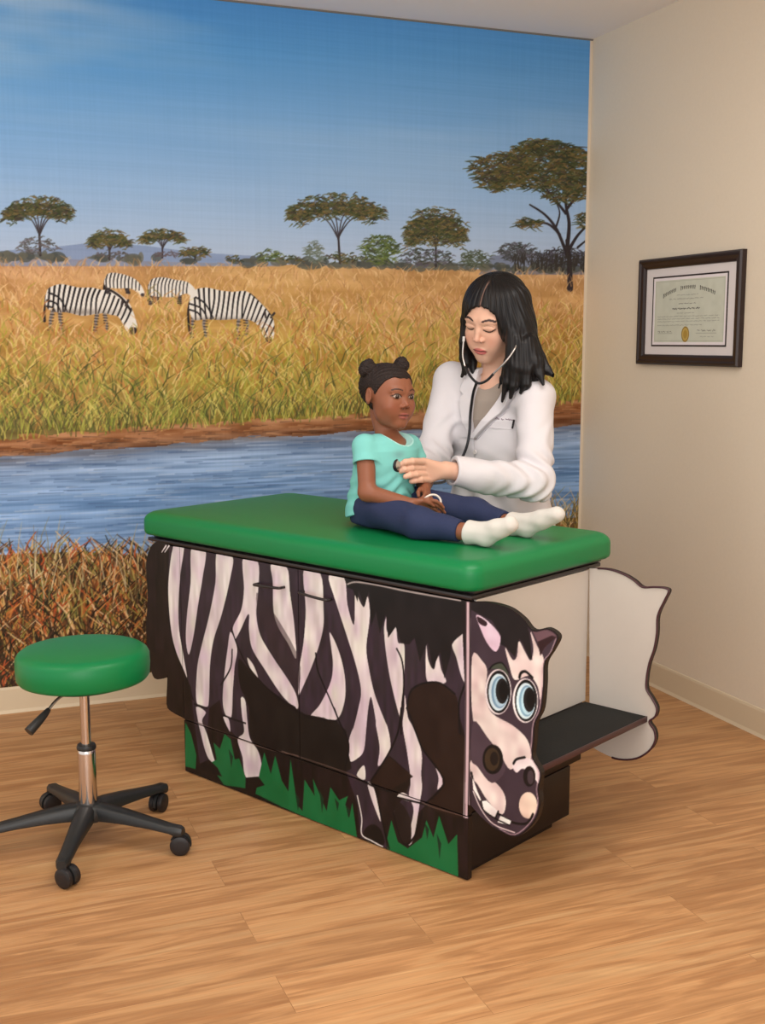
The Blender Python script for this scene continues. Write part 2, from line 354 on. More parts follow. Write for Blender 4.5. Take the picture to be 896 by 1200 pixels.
# the large tree by the corner
for P_, w0 in (([(667, 338), (666, 300), (663, 282)], 9), ([(664, 300), (652, 270), (638, 252), (620, 240)], 5), ([(664, 288), (666, 262), (662, 238), (664, 215)], 6), ([(664, 296), (676, 276), (690, 262)], 5),
               ([(655, 275), (640, 262), (616, 262), (606, 266)], 3.5), ([(662, 250), (648, 232), (634, 215)], 4), ([(664, 244), (676, 228), (684, 212)], 4), ([(676, 290), (686, 282), (692, 280)], 3), ([(650, 268), (655, 250), (650, 236)], 3)):
    cv.line([W(*p) for p in P_], (.0034 * w0, .0034 * w0 * .4), (48, 40, 44), 1, 5)
for cx, cy, rx, ry, k in ((590, 198, 40, 18, 420), (640, 184, 48, 18, 520), (672, 200, 26, 26, 420), (610, 208, 36, 14, 300), (660, 222, 30, 16, 260), (578, 212, 18, 14, 110), (630, 172, 28, 8, 160), (618, 262, 16, 6, 60), (684, 258, 10, 10, 50)):
    dabs(cx, cy, rx, ry, k, LF + [(56, 58, 36), (92, 78, 44)], 13, 1.9, .9)
for x in PX(160, 600, 690): cv.line([W(x, 305 + rng.uniform(-5, 14)), W(x + rng.uniform(-5, 5), 298 + rng.uniform(-5, 10))], (.006, .002), (54, 50, 46), .8)
# grass strokes, far to near
def tuft(xs, ys, pal, ln, wd, lean=.5, op=.8):
    for x, y in zip(xs, ys):
        l = ln * rng.uniform(.5, 1.2); s = rng.uniform(-lean, lean) * l; c = np.array(pal[rng.randint(len(pal))]) + rng.uniform(-12, 12)
        cv.line([W(x, y), W(x + s * .35, y - l * .6), W(x + s, y - l)], (wd, wd * .35), c, op)
GOLD = [(226, 184, 128), (212, 164, 108), (190, 140, 92), (238, 206, 156), (204, 160, 102), (172, 128, 80), (216, 172, 130)]
YEL = [(206, 186, 86), (180, 170, 70), (222, 196, 116), (206, 150, 84), (156, 146, 64), (232, 206, 136), (190, 120, 66), (124, 112, 52)]
GRN = [(136, 146, 58), (168, 172, 74), (100, 110, 50), (200, 184, 90), (84, 84, 44), (178, 130, 70), (214, 200, 110), (66, 72, 36)]
nn = 2600; x = PX(nn); y = rng.uniform(5, 60, nn) + 302 + .024 * x; q = np.argsort(y); tuft(x[q], y[q], GOLD, 9, .005, 1.1, .65)
def zebra(pts, neck, legs, tail, flip=1, far=False):
    """pts: body outline; stripes follow the trunk and wrap the neck"""
    P = [W(*p) for p in pts]
    for l in legs: cv.line([W(*p) for p in l], (.014 if not far else .009, .008 if not far else .006), (150, 140, 132)); 
    for l in legs:
        a = np.array(l[0], float); b = np.array(l[-1], float)
        for k in np.linspace(.1, .95, 7): c_ = a + (b - a) * k; cv.line([W(c_[0] - 2.2, c_[1]), W(c_[0] + 2.2, c_[1] + .5)], .0035, (44, 36, 38))
    cv.line([W(*p) for p in tail], (.006, .011), (36, 30, 32), 1, 4)
    cv.poly(P, (236, 232, 226), 1, 5)
    cv.clip = cv.mask(P, 5)
    return
K_ = (26, 22, 26)
def stripes(L, wd=.008):
    for l in L: cv.line([W(*p) for p in l], (wd, wd * .7), K_, 1, 5)
# standing left
zebra([(54, 344), (58, 337), (72, 333), (92, 337), (108, 337), (120, 340), (130, 339), (143, 347), (152, 357), (158, 372), (161, 386), (156, 392), (149, 389), (144, 380), (138, 371), (130, 369), (122, 367), (112, 368), (96, 370), (78, 366), (66, 366), (56, 362), (53, 354)], 0,
      [[(62, 362), (59, 374), (58, 388)], [(70, 362), (70, 374), (72, 386)], [(114, 364), (112, 376), (111, 388)], [(122, 364), (124, 374), (125, 386)]], [(54, 346), (52, 360), (52, 376)])
stripes([[(54 + i * 6.2 + 4, 334 - (1 if i < 3 else 0)), (53 + i * 6.1 + (8 - i) * .5, 350), (52 + i * 6.4 - (4 if i > 3 else -3), 372)] for i in range(11)])
stripes([[(55, 352), (66, 356), (72, 368)], [(54, 359), (62, 361), (66, 370)], [(57, 343), (70, 350), (80, 368)]], .007)
stripes([[(124 + i * 5, 340 + i * 3.6), (120 + i * 4.6, 352 + i * 4), (114 + i * 4, 370 + i * 3.5)] for i in range(7)], .007)
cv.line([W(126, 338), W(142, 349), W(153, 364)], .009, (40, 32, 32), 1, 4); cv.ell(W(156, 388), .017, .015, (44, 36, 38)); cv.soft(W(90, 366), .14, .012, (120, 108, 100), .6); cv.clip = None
cv.line([W(147, 358), W(150, 352)], .009, (70, 60, 58)); cv.line([W(142, 359), W(143, 353)], .008, (60, 50, 50))
# foraging right
zebra([(222, 350), (226, 341), (240, 337), (256, 340), (272, 342), (286, 341), (296, 346), (308, 358), (318, 370), (321, 382), (320, 396), (315, 402), (309, 397), (305, 386), (298, 378), (288, 374), (274, 374), (258, 375), (240, 374), (228, 375), (222, 366)], 0,
      [[(226, 370), (224, 382), (224, 396)], [(240, 370), (238, 380), (241, 394)], [(280, 370), (278, 382), (278, 398)], [(287, 370), (290, 380), (288, 392)]], [(222, 352), (220, 368), (222, 388)])
stripes([[(226 + i * 6.2, 337), (224 + i * 6.1 + (8 - i) * .5, 354), (224 + i * 6.3 - (4 if i > 3 else -5), 378)] for i in range(11)])
stripes([[(222, 356), (236, 362), (244, 377)], [(222, 363), (232, 367), (237, 377)], [(224, 346), (240, 356), (252, 378)]], .007)
stripes([[(293 + i * 4.4, 343 + i * 5), (289 + i * 4, 356 + i * 5), (284 + i * 3.8, 372 + i * 4.4)] for i in range(8)], .007)
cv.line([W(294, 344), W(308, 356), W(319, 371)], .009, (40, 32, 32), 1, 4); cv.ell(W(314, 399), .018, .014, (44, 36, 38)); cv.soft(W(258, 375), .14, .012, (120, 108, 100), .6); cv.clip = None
cv.line([W(317, 372), W(321, 367)], .009, (60, 50, 50)); cv.line([W(311, 372), W(310, 366)], .008, (60, 50, 50))
# two behind
zebra([(123, 326), (128, 320), (142, 321), (156, 326), (164, 333), (169, 343), (167, 348), (160, 342), (152, 338), (140, 338), (126, 337), (122, 332)], 0, [[(126, 335), (126, 344)], [(148, 336), (150, 344)]], [(123, 328), (122, 338)], far=True)
stripes([[(126 + i * 4.4, 320), (124 + i * 4.4, 329), (125 + i * 4.2, 340)] for i in range(10)], .0055); cv.ell(W(167, 346), .009, .008, (70, 56, 54)); cv.clip = None
zebra([(174, 334), (178, 327), (190, 325), (206, 328), (218, 330), (226, 336), (230, 344), (226, 349), (218, 344), (206, 348), (190, 348), (178, 347), (174, 342)], 0, [[(178, 345), (176, 357)], [(184, 345), (183, 355)], [(210, 345), (210, 356)]], [(174, 334), (174, 352)], far=True)
stripes([[(179 + i * 4.3, 325), (176 + i * 4.3, 334), (176 + i * 4.2, 350)] for i in range(11)], .005); cv.clip = None
nn = 6500; x = PX(nn); y = rng.uniform(40, 200, nn) + 302 + .024 * x; q = np.argsort(y); x = x[q]; y = y[q]
lim = np.interp(x, [-300, 0, 120, 300, 420, 560, 690], [545, 516, 508, 495, 490, 481, 471])
for a, b, c in zip(x, y, lim):
    if b > c: continue
    if (50 < a < 165 or 215 < a < 325) and b < 388: continue
    t = (b - 350) / 140; tuft([a], [b], GOLD if t + rng.uniform(-.4, .4) < .25 else YEL if t + rng.uniform(-.35, .35) < .7 else GRN, 12 + 12 * max(t, 0), .0062, 1.1, .75)
x = PX(900); lim = np.interp(x, [-300, 0, 120, 300, 420, 560, 690], [545, 514, 507, 494, 489, 480, 470]); tuft(x, lim - rng.uniform(-3, 12, 900), GRN + [(74, 72, 40)], 22, .005, .8, .7)
x = PX(500); lim = np.interp(x, [-300, 0, 120, 300, 420, 560, 690], [558, 525, 517, 503, 497, 490, 483])
for a, b in zip(x, lim): b += rng.uniform(-9, 9); cv.line([W(a, b), W(a + rng.uniform(4, 22), b - rng.uniform(-1, 2))], (.005, .002), [(190, 140, 98), (120, 82, 56), (160, 108, 70), (86, 62, 46)][rng.randint(4)], .6)
for a in PX(900):
    lo = np.interp(a, [-300, 0, 420, 690], [572, 534, 506, 498]); b = rng.uniform(lo, 645); l = rng.uniform(8, 40)
    cv.line([W(a, b), W(a + l, b - .12 * l * .3)], (.0045, .002), [(160, 184, 214), (74, 106, 156), (190, 204, 224), (66, 90, 130)][rng.randint(4)], .45)
# reeds in front
BR = [(170, 104, 52), (204, 132, 68), (130, 76, 38), (222, 178, 116), (112, 110, 52), (76, 52, 32), (168, 146, 74), (230, 196, 148), (186, 84, 44)]
DK = [(44, 32, 22), (60, 42, 28), (84, 52, 30), (40, 40, 24)]
nn = 4200; x = PX(nn, -300, 215); y = np.sort(rng.uniform(655, 830, nn))
for a, b in zip(x, y):
    pal = DK if rng.rand() < (.3 + .3 * (b > 760)) else BR; tuft([a], [b], pal, 28 if b < 700 else 34, .0085, .9, .9)
x = PX(260, -300, 190); tuft(x, rng.uniform(655, 705, 260), [(196, 178, 128), (150, 134, 84), (120, 100, 64), (214, 200, 160)], 46, .004, .5, .8)
x = PX(3600, 200, 694); y = np.sort(rng.uniform(650, 860, 3600)); tuft(x[:2200], y[:2200], BR, 34, .0085, .9, .9); tuft(x[2200:], y[2200:], BR + DK, 34, .0085, .9, .9)
x = PX(260, 640, 694); y = np.sort(rng.uniform(600, 700, 260)); tuft(x, y, [(206, 170, 104), (170, 124, 60), (120, 92, 48), (226, 196, 140), (84, 76, 44), (150, 140, 70)], 34, .0055, .7, .85)
# woven print texture
cv.a += ((cv.noise(.4, .004, 21) - .5) * 5 + (cv.noise(.004, .3, 22) - .5) * 4)[..., None]
jj, ii = np.mgrid[0:cv.H - 1, 0:cv.W - 1]; idx = (jj * cv.W + ii).ravel()
Vm = np.stack([XX, np.full_like(XX, YB - .004), ZZ], -1).reshape(-1, 3)
Qm = np.stack([idx, idx + 1, idx + cv.W + 1, idx + cv.W], -1)
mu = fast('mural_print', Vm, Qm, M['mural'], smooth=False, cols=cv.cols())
bm = bmesh.new(); box(bm, (MX0, YB - .0038, .1), (XR - .016, YB - .0002, ZC - .008)); mb = obj('backing', bm, mat('mural_backing', (210, 205, 198), .8), smooth=False)
mr = empty('wall_mural', (1, YB, .1)); 
for o in (mu, mb): o.parent = mr; o.matrix_parent_inverse = Matrix.Translation((-1, -YB, -.1))
tag(mr, 'full-height savanna wall mural with grazing zebras, acacia trees, river and reeds', 'mural')
del XX, ZZ, px, py, cv

# ================================================================== framed certificate on the right wall
fy0, fy1, fz0, fz1 = 3.343, 3.967, 1.28, 1.684
ce = empty('framed_certificate', (XR, (fy0 + fy1) / 2, fz0))
def cpart(name, bm, m, **k):
    o = obj(name, bm, m, None, **k); o.parent = ce; o.matrix_parent_inverse = Matrix.Translation((-XR, -(fy0 + fy1) / 2, -fz0)); return o
def frame_ring(bm, y0, y1, z0, z1, prof):                        # prof: (inset, stand-off) pairs swept round the rectangle
    rings = []
    for ins, off in prof:
        rings.append([bm.verts.new((XR - off, y, z)) for y, z in ((y0 + ins, z0 + ins), (y1 - ins, z0 + ins), (y1 - ins, z1 - ins), (y0 + ins, z1 - ins))])
    for a, b in zip(rings, rings[1:]):
        for i in range(4): bm.faces.new((a[i], a[(i + 1) % 4], b[(i + 1) % 4], b[i]))
    bmesh.ops.recalc_face_normals(bm, faces=bm.faces[:])
bm = bmesh.new(); frame_ring(bm, fy0, fy1, fz0, fz1, [(0, .001), (0, .02), (.006, .026), (.012, .026), (.018, .021), (.03, .019), (.038, .014), (.04, .006)])
cpart('frame', bm, mat('dark_wood_frame', (40, 24, 22), .35), smooth=False)
bm = bmesh.new(); box(bm, (XR - .008, fy0 + .03, fz0 + .03), (XR - .001, fy1 - .03, fz1 - .03)); cpart('mat_board', bm, mat('mat_board', (226, 218, 216), .8), smooth=False)
my, mz = .083, .07
bm = bmesh.new(); frame_ring(bm, fy0 + my, fy1 - my, fz0 + mz, fz1 - mz, [(0, .008), (0, .0095), (.006, .0095), (.006, .008)]); cpart('mat_border', bm, mat('inner_border', (34, 24, 26), .5), smooth=False)
bm = bmesh.new(); frame_ring(bm, fy0 + my + .006, fy1 - my - .006, fz0 + mz + .006, fz1 - mz - .006, [(0, .008), (0, .0091), (.01, .0091), (.01, .0082)]); cpart('inner_mat', bm, mat('inner_mat', (236, 228, 230), .8), smooth=False)
py0, py1, pz0, pz1 = fy0 + my + .015, fy1 - my - .015, fz0 + mz + .015, fz1 - mz - .015
cc = Canvas(0, py1 - py0, 0, pz1 - pz0, .0008); cc.a[:] = (205, 207, 190); cw, ch = py1 - py0, pz1 - pz0
cc.a += ((cc.noise(.02, .02, 3) - .5) * 8)[..., None]
cc.line([(.006, .006), (cw - .006, .006), (cw - .006, ch - .006), (.006, ch - .006), (.006, .006)], .0016, (176, 178, 160))
INK = (46, 44, 42)
def scribble(x0, x1, y, h, col=INK, wd=.0011, op=.8, bold=False):
    x = x0
    while x < x1:
        wl = rng.uniform(.012, .03) * (1.2 if bold else 1); e = min(x + wl, x1); P = [(x, y)]
        while x < e: x += rng.uniform(.0014, .0028); P.append((x, y + rng.uniform(-.5, .5) * h))
        cc.line(P, wd, col, op); x += rng.uniform(.004, .008)
cx = cw / 2
for k, (a0, a1) in enumerate(((-.88, -.42), (-.27, .24), (.38, .9))):      # arched blackletter heading, three words
    for t in np.arange(a0, a1, .052):
        hx = cx + t * cw * .42; hy = ch * .87 - .032 * t * t * 1.15; tall = .0135 if t == a0 else rng.uniform(.0085, .0115)
        cc.line([(hx, hy - tall / 2), (hx + .0006, hy + tall / 2)], .0038, INK, .95); cc.line([(hx - .002, hy + tall / 2), (hx + .004, hy + tall / 2 - .003)], .0016, INK, .8)
for yy, x0, x1, wd, h, op, bd in ((.75, .33, .63, .001, .003, .6, 0), (.69, .22, .7, .0011, .004, .6, 0), (.615, .36, .6, .0014, .004, .7, 0), (.535, .27, .66, .0022, .0065, .9, 1), (.465, .34, .58, .0011, .003, .6, 0),
                              (.415, .05, .93, .001, .0035, .55, 0), (.375, .05, .93, .001, .0035, .55, 0), (.335, .05, .93, .001, .0035, .55, 0), (.275, .05, .7, .001, .0035, .55, 0), (.17, .06, .26, .0013, .006, .7, 0), (.185, .64, .88, .0013, .007, .75, 0), (.09, .68, .86, .001, .003, .5, 0)):
    scribble(x0 * cw, x1 * cw, yy * ch, h, INK, wd, op)
cc.line([(.06 * cw, .145 * ch), (.28 * cw, .145 * ch)], .0009, INK, .6); cc.line([(.62 * cw, .145 * ch), (.9 * cw, .145 * ch)], .0009, INK, .6)
cc.ell((.47 * cw, .13 * ch), .024, .029, (150, 122, 52)); cc.ell((.47 * cw, .13 * ch), .019, .024, (196, 166, 92)); cc.ell((.47 * cw, .13 * ch), .012, .016, (176, 142, 66))
jj, ii = np.mgrid[0:cc.H - 1, 0:cc.W - 1]; idx = (jj * cc.W + ii).ravel(); YY, ZZ = np.meshgrid(cc.X, cc.Y)
o = fast('certificate_sheet', np.stack([np.full_like(YY, XR - .0086), py1 - YY, pz0 + ZZ], -1).reshape(-1, 3), np.stack([idx, idx + 1, idx + cc.W + 1, idx + cc.W], -1), M['mural'], smooth=False, cols=cc.cols())
o.parent = ce; o.matrix_parent_inverse = Matrix.Translation((-XR, -(fy0 + fy1) / 2, -fz0))
tag(ce, 'certificate with gold seal in a dark wood frame, hung on the cream wall', 'framed certificate')

# ================================================================== zebra exam table
tb = empty('exam_table', tw(0, 0, 0), TROT)
tag(tb, 'zebra-painted exam table with green vinyl cushion and open end step', 'exam table')
LM, WM, HM = 1.34, .27, .75
kv = Canvas(-LM, WM, 0, .75, .0022)
A_ = lambda x, y: fr(170 + x / 4, 620 + y / 4)
B_ = lambda x, y: fr(330 + x / 3.896, 650 + y / 3.896)
C_ = lambda x, y: fr(330 + x / 3.896, 830 + y / 3.896)
H_ = lambda x, y: fr(540 + x / 4.138, 700 + y / 4.138)
BLK = (20, 13, 12); PUR = (50, 38, 47); WHT = (214, 202, 205); BRN = (36, 21, 16); GRS = (16, 102, 54)
kv.a[:] = (26, 16, 14)
def P(f, pts, col, s=4, op=1): kv.poly([f(*p) for p in pts], col, op, s)
def Lb(f, pts, wd=.005, col=(12, 8, 10), s=5, op=1): kv.line([f(*p) for p in pts], wd, col, op, s)
def MP(lst, col, s=4): kv.poly([f(*p) for f, p in lst], col, 1, s)
# body silhouette in dark stripe colour
MP([(A_, (112, 66)), (A_, (450, 130)), (A_, (720, 180)), (B_, (290, 90)), (B_, (560, 150)), (B_, (860, 215)), (B_, (860, 600)), (B_, (860, 818)), (C_, (838, 480)), (C_, (838, 130)), (C_, (800, 0)), (B_, (790, 640)), (B_, (720, 585)), (B_, (590, 610)), (B_, (572, 690)), (C_, (640, 180)), (C_, (745, 335)), (C_, (680, 420)), (C_, (620, 480)), (C_, (580, 600)), (C_, (530, 560)), (C_, (510, 470)), (C_, (560, 400)), (C_, (600, 310)), (C_, (490, 215)), (C_, (405, 335)), (C_, (440, 420)), (C_, (480, 640)), (C_, (360, 590)), (C_, (345, 440)), (C_, (295, 290)), (C_, (300, 150)), (C_, (250, 60)), (B_, (130, 745)), (A_, (715, 850)), (A_, (560, 735)), (A_, (440, 620)), (A_, (450, 740)), (A_, (490, 850)), (A_, (500, 980)), (A_, (550, 1080)), (A_, (560, 1200)), (A_, (470, 1180)), (A_, (430, 980)), (A_, (370, 900)), (A_, (350, 800)), (A_, (300, 840)), (A_, (290, 960)), (A_, (350, 1150)), (A_, (260, 1130)), (A_, (230, 900)), (A_, (215, 740)), (A_, (150, 600)), (A_, (105, 400))], PUR, 0)
WS = [(A_, [(135, 72), (182, 76), (168, 200), (158, 330), (160, 470), (180, 590), (197, 700), (160, 620), (125, 500), (108, 330), (112, 200)]),
      (A_, [(217, 90), (284, 98), (270, 230), (250, 350), (228, 500), (205, 590), (190, 520), (195, 400), (212, 250)]),
      (A_, [(336, 110), (410, 128), (400, 230), (360, 400), (322, 520), (305, 640), (300, 800), (288, 835), (240, 812), (243, 650), (265, 540), (300, 400), (328, 250)]),
      (A_, [(458, 140), (530, 155), (530, 300), (522, 400), (542, 500), (600, 600), (680, 720), (713, 790), (712, 845), (640, 780), (560, 660), (500, 560), (485, 470), (484, 400), (445, 480), (418, 520), (410, 460), (448, 380), (462, 280)]),
      (A_, [(590, 165), (665, 180), (680, 300), (700, 450), (708, 608), (670, 540), (622, 460), (600, 380), (597, 250)]),
      (B_, [(100, 72), (178, 88), (192, 250), (188, 350), (150, 480), (100, 600), (76, 640), (76, 540), (98, 400), (108, 250)]),
      (A_, [(400, 480), (432, 560), (420, 650), (412, 760), (405, 882), (375, 870), (362, 800), (370, 680), (385, 560)]),
      (A_, [(478, 600), (510, 640), (530, 700), (490, 650)]),
      (A_, [(240, 832), (285, 858), (268, 900), (290, 960), (325, 1080), (355, 1152), (330, 1125), (288, 1060), (260, 960), (245, 890)]),
      (A_, [(448, 790), (470, 805), (480, 900), (492, 980), (530, 1040), (548, 1110), (553, 1190), (472, 1165), (455, 1070), (432, 985), (462, 950), (452, 870)]),
      (A_, [(365, 880), (392, 890), (400, 950), (385, 930)]),
      (B_, [(218, 352), (258, 430), (288, 550), (288, 670), (245, 758), (130, 745), (175, 680), (222, 580), (232, 500), (225, 430)]),
      (B_, [(478, 280), (482, 350), (520, 328), (532, 400), (560, 410), (560, 560), (547, 680), (543, 752), (520, 680), (492, 560), (472, 430), (466, 330)]),
      (B_, [(660, 400), (670, 480), (695, 520), (710, 430), (728, 520), (750, 585), (668, 585), (655, 500)]),
      (B_, [(778, 405), (845, 345), (855, 350), (855, 575), (845, 600), (820, 560), (795, 470)])]
for f, p in WS: P(f, p, WHT, 5); kv.line(catmull([np.array(f(*t)) for t in p], 5, True), .0028, (28, 20, 26), .7)
MP([(B_, (215, 97)), (B_, (285, 105)), (B_, (300, 230)), (B_, (330, 320)), (B_, (335, 160)), (B_, (350, 200)), (B_, (375, 240)), (B_, (392, 190)), (B_, (402, 280)), (B_, (386, 420)), (B_, (398, 520)), (B_, (425, 640)), (B_, (475, 770)), (C_, (478, 70)), (C_, (494, 140)), (C_, (490, 205)), (C_, (440, 265)), (C_, (447, 180)), (C_, (430, 80)), (B_, (428, 750)), (B_, (408, 650)), (B_, (395, 700)), (B_, (385, 800)), (C_, (385, 100)), (C_, (375, 190)), (C_, (350, 225)), (C_, (310, 240)), (C_, (306, 150)), (C_, (330, 80)), (B_, (325, 800)), (B_, (350, 700)), (B_, (362, 620)), (B_, (340, 510)), (B_, (300, 380)), (B_, (245, 210))], WHT)
MP([(C_, (560, 0)), (B_, (562, 640)), (B_, (575, 740)), (C_, (600, 90)), (C_, (638, 200)), (C_, (636, 300)), (C_, (640, 360)), (C_, (630, 430)), (C_, (600, 600)), (C_, (572, 612)), (C_, (602, 470)), (C_, (580, 400)), (C_, (588, 330)), (C_, (572, 200)), (C_, (552, 80))], WHT)
P(C_, [(342, 305), (375, 260), (380, 325)], WHT); P(C_, [(392, 336), (422, 370), (452, 515), (430, 470), (402, 390)], WHT); P(C_, [(702, 268), (738, 332), (710, 372), (716, 320)], WHT); P(C_, [(525, 405), (555, 385), (600, 425), (560, 420)], WHT)
# stripe colour drift
for _ in range(90):
    q_ = (rng.uniform(-1.2, -.02), rng.uniform(.1, .72)); b = kv._box([q_[0] - .05, q_[0] + .05], [q_[1] - .06, q_[1] + .06], 0)
    i0, i1, j0, j1 = b; sub = kv.a[j0:j1, i0:i1]; X = (kv.X[i0:i1][None] - q_[0]) / .02; Y = (kv.Y[j0:j1][:, None] - q_[1]) / .03
    g = (np.exp(-X * X - Y * Y) * (sub.mean(-1) > 120))[..., None] * .55; kv.a[j0:j1, i0:i1] = sub * (1 - g) + np.array([[226, 198, 216], [206, 204, 200], [236, 230, 226]][rng.randint(3)]) * g
m_ = (kv.a.mean(-1) > 130)[..., None]; g1 = kv.noise(.028, .05, 41)[..., None] - .5; g2 = kv.noise(.012, .05, 42)[..., None] - .5
kv.a += m_ * (g1 * np.array([24, 40, 18]) + g2 * np.array([26, 26, 30])); kv.a += (1 - m_) * g2 * np.array([14, 8, 16])
# darker shapes between
P(A_, [(715, 590), (715, 770), (690, 720), (600, 590), (560, 470), (530, 400), (535, 300)], (52, 38, 42), 4, .5)
P(A_, [(437, 612), (480, 650), (560, 742), (640, 805), (716, 855), (716, 1062), (545, 1022), (490, 962), (484, 820), (445, 740)], BLK)
P(C_, [(-20, 0), (75, 22), (240, 60), (300, 150), (303, 200), (290, 292), (-20, 190)], (24, 18, 15), 3)
P(B_, [(70, 712), (130, 745), (245, 758), (300, 850), (60, 850)], (24, 18, 15), 2)
P(C_, [(490, 222), (600, 312), (490, 377), (407, 336)], BRN, 0)
MP([(B_, (575, 690)), (B_, (590, 620)), (B_, (640, 590)), (B_, (720, 587)), (B_, (790, 635)), (B_, (806, 700)), (B_, (803, 810)), (C_, (830, 130)), (C_, (840, 250)), (C_, (842, 492)), (C_, (662, 442)), (C_, (735, 352)), (C_, (700, 260)), (C_, (640, 170)), (C_, (595, 50))], BRN, 3)
# mane
P(B_, [(285, 108), (560, 150), (860, 216), (850, 340), (778, 398), (768, 470), (742, 565), (722, 445), (690, 520), (665, 400), (630, 490), (606, 380), (582, 410), (545, 405), (520, 330), (485, 380), (475, 270), (448, 362), (430, 260), (408, 330), (398, 165), (376, 238), (350, 160), (346, 215), (325, 160), (300, 150)], (22, 17, 19), 0)
Lb(B_, [(300, 135), (340, 125), (440, 140), (560, 165), (700, 190), (850, 215)], .004, (168, 158, 156))
# grass tufts along the foot
P(C_, [(-330, 330), (-250, 250)], GRS, 0)
P(A_, [(188, 905), (215, 960), (240, 1060), (236, 1125), (188, 1112)], GRS, 0)
P(A_, [(320, 1000), (350, 1030), (372, 960), (400, 985), (420, 1080), (440, 1075), (470, 1160), (470, 1215), (370, 1200), (300, 1100), (335, 1080)], GRS, 0)
P(C_, [(-100, 290), (-80, 200), (-50, 300), (-30, 215), (0, 330), (30, 380), (40, 230), (70, 440), (95, 470), (104, 325), (150, 400), (142, 320), (205, 470), (222, 360), (262, 420), (302, 400), (290, 440), (308, 500), (322, 430), (345, 600), (300, 580), (0, 450), (-120, 390)], GRS, 0)
P(C_, [(480, 600), (500, 510), (530, 610), (575, 640), (640, 590), (660, 510), (692, 590), (718, 490), (760, 620), (800, 575), (806, 788), (640, 730), (485, 655)], GRS, 0)
for f, x, y, h in ((C_, 70, 470, 90), (C_, 180, 480, 110), (C_, 250, 470, 60), (C_, 300, 500, 60), (C_, 716, 690, 120), (C_, 660, 600, 80), (A_, 400, 1120, 90)): P(f, [(x - 9, y - h), (x + 4, y), (x + 12, y - h * .6)], (14, 46, 28), 0)
for f, p in ((C_, [(-120, 395), (0, 455), (300, 590)]), (C_, [(485, 668), (640, 740), (808, 796)])): Lb(f, p, .006, (10, 12, 10))
# hooves
P(A_, [(255, 1100), (300, 1080), (340, 1120), (360, 1160), (260, 1130)], BLK, 0); P(A_, [(472, 1165), (530, 1160), (560, 1200), (470, 1230)], BLK, 0)
P(C_, [(385, 545), (420, 530), (455, 560), (465, 625), (375, 590)], (20, 14, 14), 3); Lb(C_, [(345, 400), (365, 500), (365, 575), (410, 605), (460, 632)], .004, (226, 220, 216))
P(C_, [(540, 430), (515, 470), (530, 560), (566, 622), (590, 600), (585, 500)], (30, 21, 20), 3)
# outlines
for f, p in ((A_, [(405, 465), (430, 540), (480, 640), (560, 735), (640, 800), (716, 856)]), (A_, [(408, 565), (400, 650), (355, 730)]), (B_, [(70, 710), (130, 745), (250, 760)]), (B_, [(155, 450), (165, 530), (220, 660), (262, 760)]),
             (B_, [(525, 430), (550, 490), (557, 600), (545, 740), (545, 818)]), (C_, [(240, 0), (262, 60), (300, 140), (305, 200), (285, 290)]), (C_, [(545, 0), (530, 110), (480, 220), (405, 335)]), (B_, [(572, 700), (588, 625), (640, 590), (720, 586), (790, 636)]),
             (B_, [(845, 575), (825, 620), (808, 690), (815, 818)]), (C_, [(570, 0), (595, 60), (640, 180), (700, 262), (742, 335), (700, 395), (655, 435)]), (A_, [(230, 820), (290, 840)]), (A_, [(360, 870), (410, 890), (470, 910)]), (C_, [(340, 320), (440, 365), (500, 380)]), (C_, [(520, 405), (600, 425), (665, 442)]),
             (C_, [(430, 370), (460, 520), (490, 640)]), (C_, [(510, 480), (540, 590), (572, 622), (620, 560), (640, 470)]), (A_, [(110, 80), (105, 300), (125, 520), (190, 690), (225, 800)])): Lb(f, p, .0055)
for f, p in ((A_, [(240, 905), (540, 1020), (716, 1062)]), (C_, [(0, 195), (290, 292), (345, 320)]), (C_, [(640, 430), (700, 455), (838, 494)])): Lb(f, p, .0028, (92, 72, 66))
for x in (78, 92): kv.line([A_(x, 108), A_(x + 20, 78)], (.003, .006), (224, 214, 216))
# hinge post beside the head
P(B_, [(856, 214), (880, 214), (882, 818), (858, 818)], (196, 164, 172), 0); MP([(B_, (857, 500)), (B_, (878, 500)), (C_, (868, 500)), (C_, (846, 500))], (200, 170, 178), 0)
Lb(H_, [(42, 25), (40, 600), (30, 1070)], .0035, (30, 18, 22)); Lb(H_, [(24, 25), (22, 600), (14, 1065)], .0025, (226, 208, 212))
# head
OUT = [(50, 24), (140, 26), (232, 52), (300, 102), (350, 158), (420, 150), (472, 190), (445, 255), (408, 320), (404, 420), (392, 540), (362, 610), (354, 700), (350, 775), (388, 850), (378, 930), (384, 1010), (352, 1095), (272, 1160), (180, 1130), (105, 1070), (50, 1010)]
P(H_, [(0, 0), (500, 0), (500, 1200), (50, 1200)], (24, 15, 18), 0)
kv.poly([H_(*p) for p in OUT], (60, 46, 56), 1, 4)
hm = kv.mask([H_(*p) for p in OUT], 4); kv.clip = hm
WP = (224, 206, 202)
for p in ([(55, 285), (105, 310), (128, 360), (118, 470), (150, 560), (250, 620), (322, 690), (340, 780), (290, 785), (240, 835), (190, 760), (130, 680), (60, 600)],
          [(215, 242), (250, 302), (272, 285), (281, 212), (310, 262), (338, 306), (352, 250), (338, 165), (372, 240), (402, 300), (398, 420), (385, 500), (372, 430), (330, 380), (262, 400), (235, 330)],
          [(50, 790), (110, 850), (190, 920), (218, 985), (200, 1052), (130, 985), (80, 905), (50, 870)]): P(H_, p, WP, 4)
P(H_, [(75, 85), (130, 115), (192, 190), (172, 262), (130, 225), (95, 150)], (222, 196, 214)); P(H_, [(80, 92), (125, 118), (120, 140), (88, 125)], (50, 28, 36))
